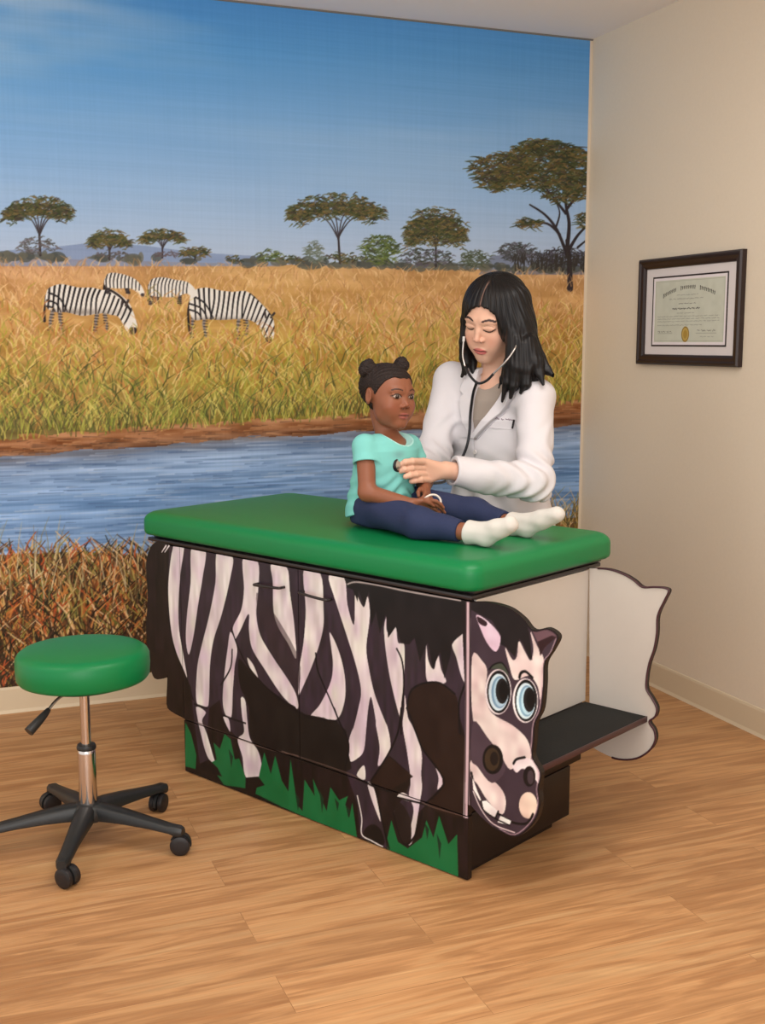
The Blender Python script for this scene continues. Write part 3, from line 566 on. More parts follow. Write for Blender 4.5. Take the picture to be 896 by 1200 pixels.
P(H_, [(50, 18), (150, 24), (240, 52), (312, 110), (332, 170), (346, 305), (330, 292), (300, 222), (283, 200), (262, 290), (218, 240), (190, 226), (196, 185), (150, 112), (90, 82), (50, 60)], (24, 18, 20), 0)
P(H_, [(345, 160), (420, 146), (475, 190), (425, 215), (385, 285), (372, 215)], (104, 76, 84), 0); P(H_, [(372, 215), (440, 185), (465, 192), (410, 240), (385, 282)], (44, 22, 26), 0)
P(H_, [(62, 600), (130, 680), (190, 765), (215, 840), (150, 900), (80, 820), (50, 780)], (74, 58, 68))
def he(x, y, rx, ry, c, a=0):
    kv.poly([H_(x + rx * math.cos(t), y + ry * math.sin(t)) for t in np.linspace(0, 2 * PI, 40, False)], c)
P(H_, [(140, 345), (165, 322), (200, 320), (228, 360), (225, 400), (190, 350)], (66, 72, 60), 3); Lb(H_, [(138, 350), (160, 326), (200, 318), (232, 365)], .004)
for x, y, rx, ry in ((184, 458, 57, 104), (316, 500, 55, 102)):
    he(x - 3, y, rx + 7, ry + 6, (232, 220, 222)); he(x, y, rx, ry, (14, 12, 14)); he(x - 1, y + 2, rx - 9, ry - 14, (206, 226, 234)); he(x + 4, y + 2, rx - 17, ry - 26, (122, 158, 184)); he(x + 8, y + 2, rx - 24, ry - 34, (176, 208, 224)); he(x + 16, y - 4, rx - 26, ry - 42, (28, 28, 30)); he(x + 24, y - 6, rx - 34, ry - 56, (8, 7, 8))
Lb(H_, [(284, 388), (292, 366), (315, 360), (346, 388)], .007)
he(155, 785, 50, 72, (18, 12, 12)); he(152, 785, 36, 56, (58, 44, 30)); he(162, 782, 20, 34, (26, 18, 16)); 
P(H_, [(250, 815), (275, 785), (320, 778), (362, 800), (388, 850), (380, 905), (345, 860), (300, 830), (270, 850)], (232, 216, 220)); Lb(H_, [(255, 806), (270, 785), (310, 775)], .006)
he(332, 868, 30, 50, (22, 14, 16)); he(338, 872, 16, 34, (64, 52, 58)); he(326, 1008, 44, 64, (232, 208, 190))
Lb(H_, [(52, 850), (70, 930), (100, 985), (170, 1040), (250, 1090), (320, 1095), (350, 1050)], .006)
P(H_, [(100, 988), (125, 985), (178, 1035), (168, 1072), (112, 1032)], (240, 238, 234), 0); P(H_, [(192, 1058), (244, 1084), (236, 1105), (178, 1090)], (240, 238, 234), 0); P(H_, [(56, 870), (80, 940), (100, 985), (92, 985), (60, 930)], (236, 226, 224), 0)
Lb(H_, [(100, 990), (112, 1032), (168, 1072), (236, 1105)], .004); Lb(H_, [(182, 1036), (166, 1072)], .004); Lb(H_, [(60, 940), (100, 1030), (160, 1100), (260, 1140)], .003, (226, 208, 208))
kv.clip = None
O2 = catmull([H_(*p) for p in OUT], 4, True); kv.line(O2[:-10] , .0075, (24, 14, 18)); 
IN = [H_(x + (6 if x < 200 else -11), y + (11 if y < 300 else -10 if y > 1000 else 0)) for x, y in OUT[6:-2]]; kv.line(catmull(IN, 4), .0022, (206, 172, 182), .8)
P(H_, [(25, 20), (47, 24), (45, 600), (42, 1010), (34, 1072), (16, 1070)], (204, 176, 184), 0); Lb(H_, [(44, 25), (43, 600), (36, 1060)], .0035, (20, 12, 14)); Lb(H_, [(26, 25), (24, 600), (17, 1065)], .003, (40, 26, 30))
hw = hm[..., None] * (kv.a.mean(-1) > 130)[..., None]; kv.a += hw * ((kv.noise(.02, .035, 51)[..., None] - .5) * np.array([26, 40, 34]) + (kv.noise(.05, .02, 52)[..., None] - .5) * 24)
# handles lie on these
kv.a += ((kv.noise(.03, .05, 31) - .5) * 9)[..., None]
KX, KY = kv.X, kv.Y; KC = lin(np.clip(kv.a, 0, 255))

def panel(name, outline, v_front, thick, m_edge, parent, col=None, res=.0022):
    """flat board: painted face towards -y cut to its outline, solid board behind it"""
    Pn = np.array(outline, float); x0, y0 = Pn.min(0); x1, y1 = Pn.max(0)
    i0 = max(0, int((x0 - KX[0]) / res) - 1); i1 = min(len(KX), int((x1 - KX[0]) / res) + 3); j0 = max(0, int((y0 - KY[0]) / res) - 1); j1 = min(len(KY), int((y1 - KY[0]) / res) + 3)
    X, Y = np.meshgrid(KX[i0:i1], KY[j0:j1]); H, Wd = X.shape
    def inside(X, Y):
        r = np.zeros(X.shape, bool)
        for k in range(len(Pn)):
            xa, ya = Pn[k]; xb, yb = Pn[k - 1]
            if ya != yb: r ^= ((ya > Y) != (yb > Y)) & (X < (xb - xa) * (Y - ya) / (yb - ya) + xa)
        return r
    ins = inside((X[:-1, :-1] + X[1:, 1:]) / 2, (Y[:-1, :-1] + Y[1:, 1:]) / 2)
    jj, ii = np.nonzero(ins); idx = jj * Wd + ii; Q = np.stack([idx, idx + 1, idx + Wd + 1, idx + Wd], -1)
    pts = np.stack([X, Y], -1).reshape(-1, 2); cnt = np.bincount(Q.ravel(), minlength=len(pts)); bd = np.nonzero((cnt > 0) & (cnt < 4))[0]
    bp = pts[bd]; best = np.full(len(bd), 1e9); bq = bp.copy()
    for k in range(len(Pn)):
        a, b = Pn[k - 1], Pn[k]; d = b - a; L = d @ d + 1e-12; t = np.clip(((bp - a) @ d) / L, 0, 1); q = a + t[:, None] * d; dd = np.hypot(*(bp - q).T); s = dd < best; best[s] = dd[s]; bq[s] = q[s]
    pts[bd] = bq
    use = np.unique(Q); re = np.zeros(len(pts), int); re[use] = np.arange(len(use))
    cl = KC[j0:j1, i0:i1].reshape(-1, 3)[use]
    bm = bmesh.new(); prism(bm, [tuple(p) for p in Pn], lambda p: (p[0], v_front + .0006, p[1]), lambda p: (p[0], v_front + thick, p[1]))
    o = obj(name, bm, m_edge, parent, smooth=False)
    me = o.data; nv = len(me.vertices)
    # join the painted face into the same mesh
    bm = bmesh.new(); bm.from_mesh(me); lay = bm.verts.layers.float_color.new('paint')
    for v in bm.verts: v[lay] = (.02, .012, .012, 1)
    vv = [bm.verts.new((p[0], v_front, p[1])) for p in pts[use]]
    for v, c in zip(vv, cl): v[lay] = (c[0], c[1], c[2], 1)
    for q in re[Q]:
        f = bm.faces.new((vv[q[0]], vv[q[1]], vv[q[2]], vv[q[3]])); f.material_index = 1
    bm.to_mesh(me); bm.free(); me.materials.append(M['paint']); return o
def rect(a, b, c, d): return [(a, c), (b, c), (b, d), (a, d)]
# carcass and plinth
SEAM = fr(350, 760)[0]; TOPZ = .733; LOWZ = .175
bm = bmesh.new(); box(bm, (-1.19, .02, .178), (-.004, .534, .735), .003); obj('cabinet_body', bm, M['black'], tb)
bm = bmesh.new(); box(bm, (-1.135, .019, .03), (-.002, .475, .177), .002); box(bm, (-1.11, .04, .0), (-.03, .43, .03)); obj('plinth', bm, M['black'], tb)
bm = bmesh.new(); box(bm, (-.004, .02, .355), (.003, .5365, .7345)); o = obj('end_panel', bm, M['white'], tb, smooth=False)
panel('plinth_front', rect(-1.145, 0, .004, LOWZ - .002), .0, .018, M['black'], tb)
dl = panel('cabinet_door', rect(-1.145, SEAM - .0012, LOWZ + .001, TOPZ), .0, .018, M['black'], tb)
SE2 = fr(452, 760)[0]
dr = panel('cabinet_door', rect(SEAM + .0012, -.002, LOWZ + .001, TOPZ), .0, .018, M['black'], tb)
rump = [fr(x, y) for x, y in ((200, 640), (186, 634), (176, 642), (171, 662), (173, 700), (171, 740), (176, 780), (181, 795), (192, 795), (196, 793), (195, 825), (201, 834), (214, 841))]
panel('rump_panel', [(-1.1465, TOPZ)] + catmull([np.array(p) for p in rump], 3) + [(-1.1465, LOWZ + .002)], .0, .018, M['black'], tb)
def handle(P0, P1, parent):
    bm = bmesh.new(); a = Vector((P0[0], 0, P0[1])); b = Vector((P1[0], 0, P1[1])); d = Vector((0, -.022, 0))
    tube(bm, [a + Vector((0, .002, 0)), a + d * .8, a + d + (b - a) * .12, (a + b) / 2 + d * 1.1, b + d - (b - a) * .12, b + d * .8, b + Vector((0, .002, 0))], .0042, 10, 5)
    obj('door_handle', bm, M['rim'], parent)
handle(fr(303, 684), fr(333, 688), dl); handle(fr(356, 693), fr(388, 702), dr)
# head board and its counterpart, opened outwards at the end
hd = [H_(24, 20)] + [H_(*p) for p in OUT[1:-1]]
hd = [H_(24, 20)] + [tuple(p) for p in catmull([np.array(H_(*p)) for p in OUT], 5)] + [H_(20, 1000)]
panel('zebra_head_panel', hd, -.001, .016, M['black'], tb)
BACK = [tv(x, y, .534) for x, y in ((690, 666), (712, 667), (730, 673), (742, 680), (752, 688), (765, 688), (778, 689), (783, 693), (778, 704), (770, 722), (769, 742), (766, 760), (760, 778), (757, 795), (757, 808), (763, 818), (769, 830), (767, 840), (760, 846), (766, 856), (767, 868), (760, 880), (745, 889), (725, 890), (708, 884), (690, 874))]
bo = catmull([(p[0], p[2]) for p in BACK], 4); bo = [tuple(p) for p in bo]
bm = bmesh.new(); prism(bm, bo, lambda p: (p[0], .536, p[1]), lambda p: (p[0], .552, p[1]))
for f in bm.faces: f.material_index = 1
fs = sorted(bm.faces, key=lambda f: f.calc_center_median().y); fs[0].material_index = 0
o = obj('side_board', bm, M['white'], tb, smooth=False); o.data.materials.append(M['black'])
bm = bmesh.new(); tube(bm, [(p[0], .535, p[1]) for p in bo[2:-6]], .0028, 8, 0); obj('board_edging', bm, mat('maroon_edging', (66, 34, 42), .4), o)
bm = bmesh.new(); box(bm, (.0035, .017, .338), (.2, .534, .353), .002); st = obj('step_shelf', bm, M['mat'], tb)
bm = bmesh.new(); box(bm, (.2002, .017, .337), (.2035, .534, .353), .001); obj('shelf_edge', bm, mat('shelf_edge', (64, 38, 40), .4), st)
bm = bmesh.new(); box(bm, (.0045, .02, .3455), (.0075, .534, .3495))
# rim under the cushion
bm = bmesh.new(); box(bm, (-1.31, .0, .7355), (.004, .6, .7475), .004); box(bm, (-1.30, .015, .748), (.0, .61, .760), .004); obj('table_rim', bm, M['rim'], tb)
# cushion: rounded slab with soft edges
def rounded_slab(u0, u1, v0, v1, z0, z1, rc, re):
    bm = bmesh.new(); prof = [(re * 1.6, z0)] + [(re * .5 * (1 - math.sin(t)), z0 + .012 * (1 - math.cos(t))) for t in np.linspace(0, PI / 2, 4)]
    prof = [(.03, z0), (.008, z0 + .001), (.002, z0 + .006), (0, z0 + .014)] + [(re * (1 - math.cos(t)), z1 - re * .78 + re * .78 * math.sin(t)) for t in np.linspace(0, PI / 2, 9)] + [(re + .03, z1 + .001), (re + .12, z1 + .003)]
    rings = []
    for ins, z in prof:
        ring = []; r = max(rc - ins * .5, .012)
        for cx_, cy_, a0 in ((u1 - ins - r, v1 - ins - r, 0), (u0 + ins + r, v1 - ins - r, PI / 2), (u0 + ins + r, v0 + ins + r, PI), (u1 - ins - r, v0 + ins + r, 1.5 * PI)):
            for t in np.linspace(0, PI / 2, 9): ring.append(bm.verts.new((cx_ + r * math.cos(a0 + t), cy_ + r * math.sin(a0 + t), z)))
        rings.append(ring)
    n_ = len(rings[0])
    for a, b in zip(rings, rings[1:]):
        for i in range(n_): bm.faces.new((a[i], a[(i + 1) % n_], b[(i + 1) % n_], b[i]))
    bm.faces.new(rings[0][::-1]); bm.faces.new(rings[-1]); bmesh.ops.recalc_face_normals(bm, faces=bm.faces[:]); return bm
cu = obj('cushion', rounded_slab(-1.335, .022, -.018, .655, .757, .832, .05, .04), M['green'], tb, auto=0)

# ================================================================== rolling stool
SX, SY = .358, 3.135
sl = empty('rolling_stool', (SX, SY, 0)); tag(sl, 'round green vinyl stool on a black five-star caster base', 'stool')
bm = bmesh.new(); R0 = .176
lathe(bm, [(.10, .408), (R0 - .02, .408), (R0 - .006, .412), (R0, .42), (R0 + .002, .45), (R0 + .001, .474), (R0 - .004, .484), (R0 - .014, .4915), (R0 - .03, .495), (R0 - .08, .4985), (.03, .5), (0, .5)], 64); obj('seat', bm, M['green'], sl, auto=0).location.z = .055
bm = bmesh.new(); lathe(bm, [(0, .398), (.13, .398), (.135, .402), (.135, .4075), (0, .4075)], 40); box(bm, (-.05, -.05, .378), (.05, .05, .3975), .004); obj('seat_plate', bm, M['plastic'], sl).location.z = .055
bm = bmesh.new(); lathe(bm, [(0, .24), (.0135, .24), (.0135, .432), (0, .432)], 24); obj('gas_lift', bm, M['chrome'], sl)
bm = bmesh.new(); lathe(bm, [(0, .09), (.0235, .09), (.0245, .1), (.0245, .255), (.0235, .262), (.020, .268), (0, .268)], 28); obj('column', bm, M['chrome'], sl)
bm = bmesh.new(); lathe(bm, [(0, .266), (.0255, .266), (.0265, .272), (.024, .279), (.014, .281), (0, .281)], 28); obj('column_collar', bm, M['plastic'], sl)
bm = bmesh.new(); tube(bm, [(-.03, -.02, .388), (-.075, -.05, .375), (-.105, -.07, .35)], .004, 10); lv = obj('lever', bm, M['steel'], sl); lv.location.z = .055
bm = bmesh.new(); tube(bm, [(-.10, -.067, .355), (-.118, -.08, .34), (-.148, -.10, .318), (-.156, -.105, .312)], lambda t: .006 + .0075 * math.sin(min(1, t * 1.25) * PI / 2), 12); obj('lever_grip', bm, M['plastic'], lv)
bm = bmesh.new(); lathe(bm, [(0, .062), (.03, .062), (.046, .068), (.05, .085), (.044, .104), (.03, .114), (0, .114)], 32); obj('hub', bm, M['plastic'], sl)
RC = .266
for k in range(5):
    a = math.radians(-39 + 72 * k) ; m4 = Matrix.Rotation(a, 4, 'Z')
    bm = bmesh.new(); secs = []
    for x, hw, zt, zb in ((.025, .024, .112, .066), (.06, .024, .110, .068), (.12, .022, .102, .068), (.19, .019, .090, .064), (RC - .015, .018, .08, .058), (RC + .012, .017, .078, .05), (RC + .022, .012, .074, .05)):
        e = .3; ring = [(x, -hw, zb + .004), (x, -hw, zt - .008), (x, -hw * .62, zt), (x, hw * .62, zt), (x, hw, zt - .008), (x, hw, zb + .004), (x, hw * .7, zb), (x, -hw * .7, zb)]
        secs.append([bm.verts.new(p) for p in ring])
    for s0, s1 in zip(secs, secs[1:]):
        for i in range(8): bm.faces.new((s0[i], s0[(i + 1) % 8], s1[(i + 1) % 8], s1[i]))
    bm.faces.new(secs[0][::-1]); bm.faces.new(secs[-1]); bmesh.ops.recalc_face_normals(bm, faces=bm.faces[:]); bmesh.ops.transform(bm, matrix=m4, verts=bm.verts[:])
    leg = obj('leg', bm, M['plastic'], sl, auto=50)
    sw = math.radians((20, 200, 95, -30, 60)[k]); mc = m4 @ Matrix.Translation((RC, 0, 0)) @ Matrix.Rotation(sw, 4, 'Z') @ Matrix.Translation((.012, 0, .0275))
    bm = bmesh.new()
    for s in (-1, 1): lathe(bm, [(0, -.0085), (.021, -.0085), (.0262, -.006), (.0275, 0), (.0262, .006), (.021, .0085), (.014, .0095), (0, .0095)], 26, mc @ Matrix.Translation((0, s * .0135, 0)) @ Matrix.Rotation(PI / 2, 4, 'X'))
    cs = obj('caster', bm, M['rubber'], leg)
    bm = bmesh.new()
    hood = [(.0295 * math.cos(t), .0295 * math.sin(t)) for t in np.linspace(-.25, PI * .86, 14)] + [(.018 * math.cos(t), .018 * math.sin(t)) for t in np.linspace(PI * .86, -.25, 10)]
    prism(bm, hood, lambda p: (p[0], -.0045, p[1]), lambda p: (p[0], .0045, p[1])); bmesh.ops.transform(bm, matrix=mc, verts=bm.verts[:])
    b2 = len(bm.verts); lathe(bm, [(0, .05), (.006, .05), (.006, .066), (0, .066)], 12, m4 @ Matrix.Translation((RC, 0, 0))); obj('caster_hood', bm, M['plastic'], leg)

# ================================================================== people: smooth implicit bodies meshed into one surface each
f32 = np.float32
def ell(P, c, r, Rm=None):
    p = P - np.asarray(c, f32)
    if Rm is not None: p = p @ np.asarray(Rm, f32)
    r = np.asarray(r, f32); k0 = np.sqrt(((p / r) ** 2).sum(1)) + 1e-9; k1 = np.sqrt(((p / (r * r)) ** 2).sum(1)) + 1e-9
    return k0 * (k0 - 1) / k1
def sph(P, c, r): return np.sqrt(((P - np.asarray(c, f32)) ** 2).sum(1)) - r
def rc(P, a, b, ra, rb):
    a = np.asarray(a, f32); d = np.asarray(b, f32) - a; t = np.clip(((P - a) @ d) / (d @ d + 1e-12), 0, 1)
    return np.sqrt(((P - a - t[:, None] * d) ** 2).sum(1)) - (ra + (rb - ra) * t)
def chain(P, pts, rs, k=.01):
    o = None
    for i in range(len(pts) - 1):
        d = rc(P, pts[i], pts[i + 1], rs[i], rs[i + 1]); o = d if o is None else smin(o, d, k)
    return o
def smin(a, b, k):
    h = np.clip(.5 + .5 * (b - a) / k, 0, 1); return b + (a - b) * h - k * h * (1 - h)
def smax(a, b, k): return -smin(-a, -b, k)
def loft(P, S, cap=.02):                                         # S rows: z, cx, cy, rx, ry
    S = np.asarray(S, f32); z = P[:, 2]; zc = np.clip(z, S[0, 0], S[-1, 0]); g = [np.interp(zc, S[:, 0], S[:, i]) for i in range(1, 5)]
    x = P[:, 0] - g[0]; y = P[:, 1] - g[1]; k0 = np.sqrt((x / g[2]) ** 2 + (y / g[3]) ** 2) + 1e-9; k1 = np.sqrt((x / g[2] ** 2) ** 2 + (y / g[3] ** 2) ** 2) + 1e-9
    d = (k0 * (k0 - 1) / k1) * .9
    return smax(d, np.maximum(z - S[-1, 0], S[0, 0] - z), cap)
def pol(x, y, pts):                                              # signed distance to a polygon in a plane
    pts = np.asarray(pts, float); d = np.full(x.shape, 1e9); s = np.ones(x.shape)
    for i in range(len(pts)):
        a, b = pts[i], pts[i - 1]; e = b - a; wx, wy = x - a[0], y - a[1]; t = np.clip((wx * e[0] + wy * e[1]) / (e @ e), 0, 1)
        d = np.minimum(d, (wx - e[0] * t) ** 2 + (wy - e[1] * t) ** 2)
        c1 = y >= a[1]; c2 = y < b[1]; c3 = e[0] * wy > e[1] * wx; s = np.where((c1 & c2 & c3) | (~c1 & ~c2 & ~c3), -s, s)
    return s * np.sqrt(d)
def folds(P, amp, sc=1, seed=0):
    r = np.random.RandomState(seed); o = 0
    for i in range(5):
        k = r.normal(size=3) * np.array([26, 26, 34]) * sc; q = r.normal(size=3) * 12 * sc
        o = o + np.sin(P @ k.astype(f32) + 1.6 * np.sin(P @ q.astype(f32) + i) + r.uniform(0, 6))
    return o / 5 * amp
def near(P, c, R_, fn):                                          # evaluate fn only near its place
    d = np.sqrt(((P - np.asarray(c, f32)) ** 2).sum(1)); m = d < R_; o = d - R_ + .03
    o = np.maximum(o, .03)
    if m.any(): o[m] = fn(P[m])
    return o
def surface(fn, lo, hi, h, B=12):

    """surface nets on sparse blocks, vertices pulled onto the surface"""
    lo = np.asarray(lo, float); n = np.ceil((np.asarray(hi) - lo) / h).astype(int); nb = (n + B - 1) // B; n = nb * B
    g = np.stack(np.meshgrid(*[np.arange(k) for k in nb], indexing='ij'), -1).reshape(-1, 3)
    cen = (lo + (g + .5) * B * h).astype(f32); v = np.concatenate([fn(c) for c in np.array_split(cen, max(1, len(cen) // 100000 + 1))])
    g = g[np.abs(v) < .87 * B * h * 1.35 + .006]
    off = np.stack(np.meshgrid(*[np.arange(B + 1)] * 3, indexing='ij'), -1).reshape(-1, 3)
    K = B + 1; ids = []; pos = []; edges = []; N1 = n + 2
    key = lambda c: (c[..., 0] * N1[1] + c[..., 1]) * N1[2] + c[..., 2]
    for q in np.array_split(np.arange(len(g)), max(1, len(g) // 90)):
        if not len(q): continue
        gi = g[q][:, None, :] * B + off[None]; val = fn((lo + gi.reshape(-1, 3) * h).astype(f32)).reshape(len(q), K, K, K)
        sg = val < 0; acc = np.zeros((len(q), B, B, B, 3)); cnt = np.zeros((len(q), B, B, B))
        for ax in range(3):
            o1, o2 = [a for a in range(3) if a != ax]
            A = np.moveaxis(val, 1 + ax, 1); a = A[:, :-1]; b = A[:, 1:]; cr = (a < 0) != (b < 0); t = np.where(cr, a / np.where(cr, a - b, 1), 0)
            cr = np.moveaxis(cr, 1, 1 + ax); t = np.moveaxis(t, 1, 1 + ax)
            for d1 in (0, 1):
                for d2 in (0, 1):
                    sl = [slice(None)] * 4; sl[1 + ax] = slice(0, B); sl[1 + o1] = slice(d1, d1 + B); sl[1 + o2] = slice(d2, d2 + B)
                    c = cr[tuple(sl)]; tt = t[tuple(sl)]; cnt += c; acc[..., ax] += np.where(c, tt, 0); acc[..., o1] += c * d1; acc[..., o2] += c * d2
            # quads from edges owned by corners 0..B-1
            sl = [slice(None)] + [slice(0, B)] * 3; w_ = np.argwhere(cr[tuple(sl)])
            if len(w_):
                corner = g[q][w_[:, 0]] * B + w_[:, 1:]; neg = sg[w_[:, 0], w_[:, 1], w_[:, 2], w_[:, 3]]
                edges.append((ax, corner, neg))
        w_ = np.argwhere(cnt > 0)
        if len(w_):
            cell = g[q][w_[:, 0]] * B + w_[:, 1:]; i = tuple(w_.T); ids.append(key(cell)); pos.append(lo + (cell + acc[i] / cnt[i][:, None]) * h)
    ids = np.concatenate(ids); pos = np.concatenate(pos); o = np.argsort(ids); ids = ids[o]; pos = pos[o]
    Q = []
    for ax, c, neg in edges:
        o1, o2 = (ax + 1) % 3, (ax + 2) % 3; e1 = np.eye(3, dtype=int)[o1]; e2 = np.eye(3, dtype=int)[o2]
        qs = np.stack([key(c - e1 - e2), key(c - e2), key(c), key(c - e1)], 1); j = np.searchsorted(ids, qs); j = np.clip(j, 0, len(ids) - 1); ok = (ids[j] == qs).all(1)
        j = j[ok]; ng = neg[ok]; j[~ng] = j[~ng][:, ::-1]; Q.append(j)
    Q = np.concatenate(Q); V = pos.astype(f32)
    for _ in range(2):
        e = h * .5; d0 = fn(V); G = np.stack([fn(V + np.eye(3, dtype=f32)[i] * f32(e)) - d0 for i in range(3)], 1) / e
        V = (V - np.clip(d0, -h, h)[:, None] * G / np.maximum((G ** 2).sum(1), .25)[:, None]).astype(f32)
    return V, Q
def rotm(yaw, pitch, roll=0):                                    # columns: forward, left, up
    f = np.array([math.cos(yaw) * math.cos(pitch), math.sin(yaw) * math.cos(pitch), math.sin(pitch)]); l = np.array([-math.sin(yaw), math.cos(yaw), 0.]); u = np.cross(f, l)
    c, s = math.cos(roll), math.sin(roll); return np.stack([f, l * c + u * s, u * c - l * s], 1)
class Head:
    def __init__(s, c, Rm, S, child=False): s.c = np.asarray(c); s.R = Rm; s.S = np.asarray(S, f32); s.ch = child
    def loc(s, P): return (((P - s.c.astype(f32)) @ s.R.astype(f32)) / s.S).astype(f32)
    def wld(s, p): return (np.asarray(p, float) * s.S) @ s.R.T + s.c
    def base(s, p):
        ch = s.ch; q = p.copy(); q[:, 1] = np.abs(q[:, 1])
        d = ell(q, (-.012, 0, .028), (.096, .077, .082))
        d = smin(d, ell(q, (.028, 0, -.03), (.060, .058 if not ch else .062, .078)), .03)
        d = smin(d, ell(q, (.034, 0, -.068), (.046, .046 if not ch else .05, .036)), .025)
        d = smin(d, sph(q, (.064 if not ch else .070, .006, -.098), .015), .03)
        d = smin(d, ell(q, (.060, .036, -.034), (.020, .020, .024) if not ch else (.024, .026, .028)), .022)
        return d, q
    def sdf(s, P):
        p = s.loc(P); d, q = s.base(p); ch = s.ch
        d = smin(d, rc(q, (.078, .012, .024), (.070, .044, .022), .006, .005), .018)          # brow
        d = smax(d, -ell(q, (.098, .031, .002), (.013, .019, .012)), .014)                    # eye socket
        if not ch: d = smin(d, chain(q, [(.080, 0, .012), (.090, 0, -.006), (.100, 0, -.026)], [.0055, .0065, .0088], .006), .009)
        else: d = smin(d, chain(q, [(.078, 0, .008), (.086, 0, -.010), (.096, 0, -.024)], [.006, .007, .0095], .006), .010)
        d = smin(d, ell(q, (.089, .0115 if not ch else .0135, -.031), (.010, .0068, .0062)), .006)
        d = smax(d, -ell(q, (.096, .006, -.0385), (.005, .0032, .003)), .003)
        d = smin(d, ell(q, (.070, .031, .003), (.0165, .0165, .0135) if ch else (.0145, .0165, .0125)), .0035 if ch else .006)                  # eyeball under its lids
        if ch: d = smin(d, rc(q, (.083, .016, .0125), (.077, .045, .010), .003, .0025), .004)
        else: d = smin(d, rc(q, (.084, .018, .0045), (.076, .044, .003), .0028, .002), .006)
        zl = -.062 if not ch else -.058; f = 1.0 if not ch else 1.15
        d = smin(d, ell(q, (.081, 0, zl), (.0135, .019, .0052 * f)), .006); d = smin(d, ell(q, (.0795, 0, zl - .011 * f), (.0130, .016, .0058 * f)), .005)
        d = smax(d, -rc(q, (.0975, 0, zl - .0052), (.086, .021, zl - .0045), .0017, .001), .003)
        d = smin(d, ell(q, (.066, .028, -.060), (.012, .014, .016)), .02)
        # ear
        e = ell(q, (-.004, .078, -.006), (.018, .0085, .029), rotm(.35, 0)); e = smax(e, -ell(q, (.002, .0875, -.003), (.0105, .006, .019)), .005)
        d = smin(d, e, .006)
        return d * float(s.S.min())
def neck_and(d, P, H, a, b, ra, rb, k=.028): return smin(d, rc(P, H.wld(a), b, ra, rb), k)
def mixc(c, m, col): return c * (1 - m[:, None]) + np.asarray(col, float)[None] * m[:, None]
def st(x, a, b): t = np.clip((x - a) / (b - a), 0, 1); return t * t * (3 - 2 * t)
def arc(q, a, b, sag, wd, soft=.0012):                           # painted stroke seen from the front (y, z), sagging arc
    y, z = q[:, 1], q[:, 2]; t = np.clip((y - a[0]) / (b[0] - a[0]), 0, 1); zz = a[1] + (b[1] - a[1]) * t + sag * 4 * t * (1 - t)
    e = np.maximum(np.maximum(min(a[0], b[0]) - y, y - max(a[0], b[0])), 0); return 1 - st(np.hypot(z - zz, e), wd * .5, wd * .5 + soft)
def face_paint(H, V, skin, deep, lip, brow):
    p = H.loc(V.astype(f32)); q = p.copy(); q[:, 1] = np.abs(q[:, 1]); fr_ = st(q[:, 0], .045, .06); n = len(V)
    c = np.tile(np.asarray(skin, float), (n, 1)); ch = H.ch
    inhead = ((p[:, 0] > -.02) & (np.abs(p[:, 2]) < .13) & (q[:, 1] < .1)).astype(float)
    c = mixc(c, .35 * np.exp(-(((q[:, 1] - .038) / .02) ** 2 + ((q[:, 2] + .036) / .02) ** 2)) * fr_, deep)
    c = mixc(c, .3 * np.exp(-((q[:, 1] / .012) ** 2 + ((q[:, 2] + .03) / .014) ** 2)) * fr_, deep)
    zl = -.062 if not ch else -.058; f = 1.0 if not ch else 1.15
    lm = (1 - st(((q[:, 1] / (.021)) ** 2 + ((q[:, 2] - (zl - .006 * f)) / (.0105 * f)) ** 2), .8, 1.25)) * fr_
    c = mixc(c, lm * .85, lip); c = mixc(c, arc(q, (0, zl - .0055), (.022, zl - .0045), .0, .0014) * fr_ * .85, np.asarray(lip) * .4)
    c = mixc(c, arc(q, (.016, .0255), (.049, .025), .0045, .0048 if not ch else .0036) * fr_ * (.95 if not ch else .8), brow)
    for dy in (.006,): c = mixc(c, (1 - st(np.hypot(q[:, 1] - dy, q[:, 2] + .0385), .002, .004)) * fr_ * .7, np.asarray(skin) * .3)
    if ch:
        ey = ((q[:, 1] - .031) / .0160); top = .0095 * (1 - ey ** 2); bot = -.0070 * (1 - ey ** 2); z = q[:, 2] - .002
        op = (np.abs(ey) < 1) * (1 - st(z - top, -.0006, .0008)) * (1 - st(bot - z, -.0006, .0008)) * fr_
        c = mixc(c, op, (176, 158, 146)); 
        yy = p[:, 1]; iy = np.where(yy < 0, -.031 , .031) + (-.001)
        r = np.hypot(yy - iy, z - .0006); c = mixc(c, op * (1 - st(r, .0074, .0088)), (34, 19, 14)); c = mixc(c, op * (1 - st(np.hypot(yy - iy + .002, z - .003), .001, .0022)) * .9, (200, 190, 184))
        c = mixc(c, arc(q, (.0150, .003), (.0480, .004), .0095, .0026) * fr_ * .95, (24, 14, 12)); c = mixc(c, arc(q, (.0175, .001), (.0455, .002), -.0062, .001) * fr_ * .6, (60, 32, 24))
    else:
        c = mixc(c, arc(q, (.0165, -.001), (.0465, .0005), -.0055, .0032) * fr_ * .95, (26, 16, 16)); c = mixc(c, arc(q, (.018, .011), (.045, .0095), .003, .0011) * fr_ * .45, np.asarray(skin) * .5)
    return lin(np.clip(c, 0, 255))
def person(name, base, label):
    o = empty(name, tw(*base), TROT); tag(o, label, 'person'); return o
def put(name, V, Q, m, root, base, cols=None): return fast(name, V - np.asarray(base, f32), Q, m, root, True, cols)
def dnorm(a): a = np.asarray(a, float); return a / np.linalg.norm(a)
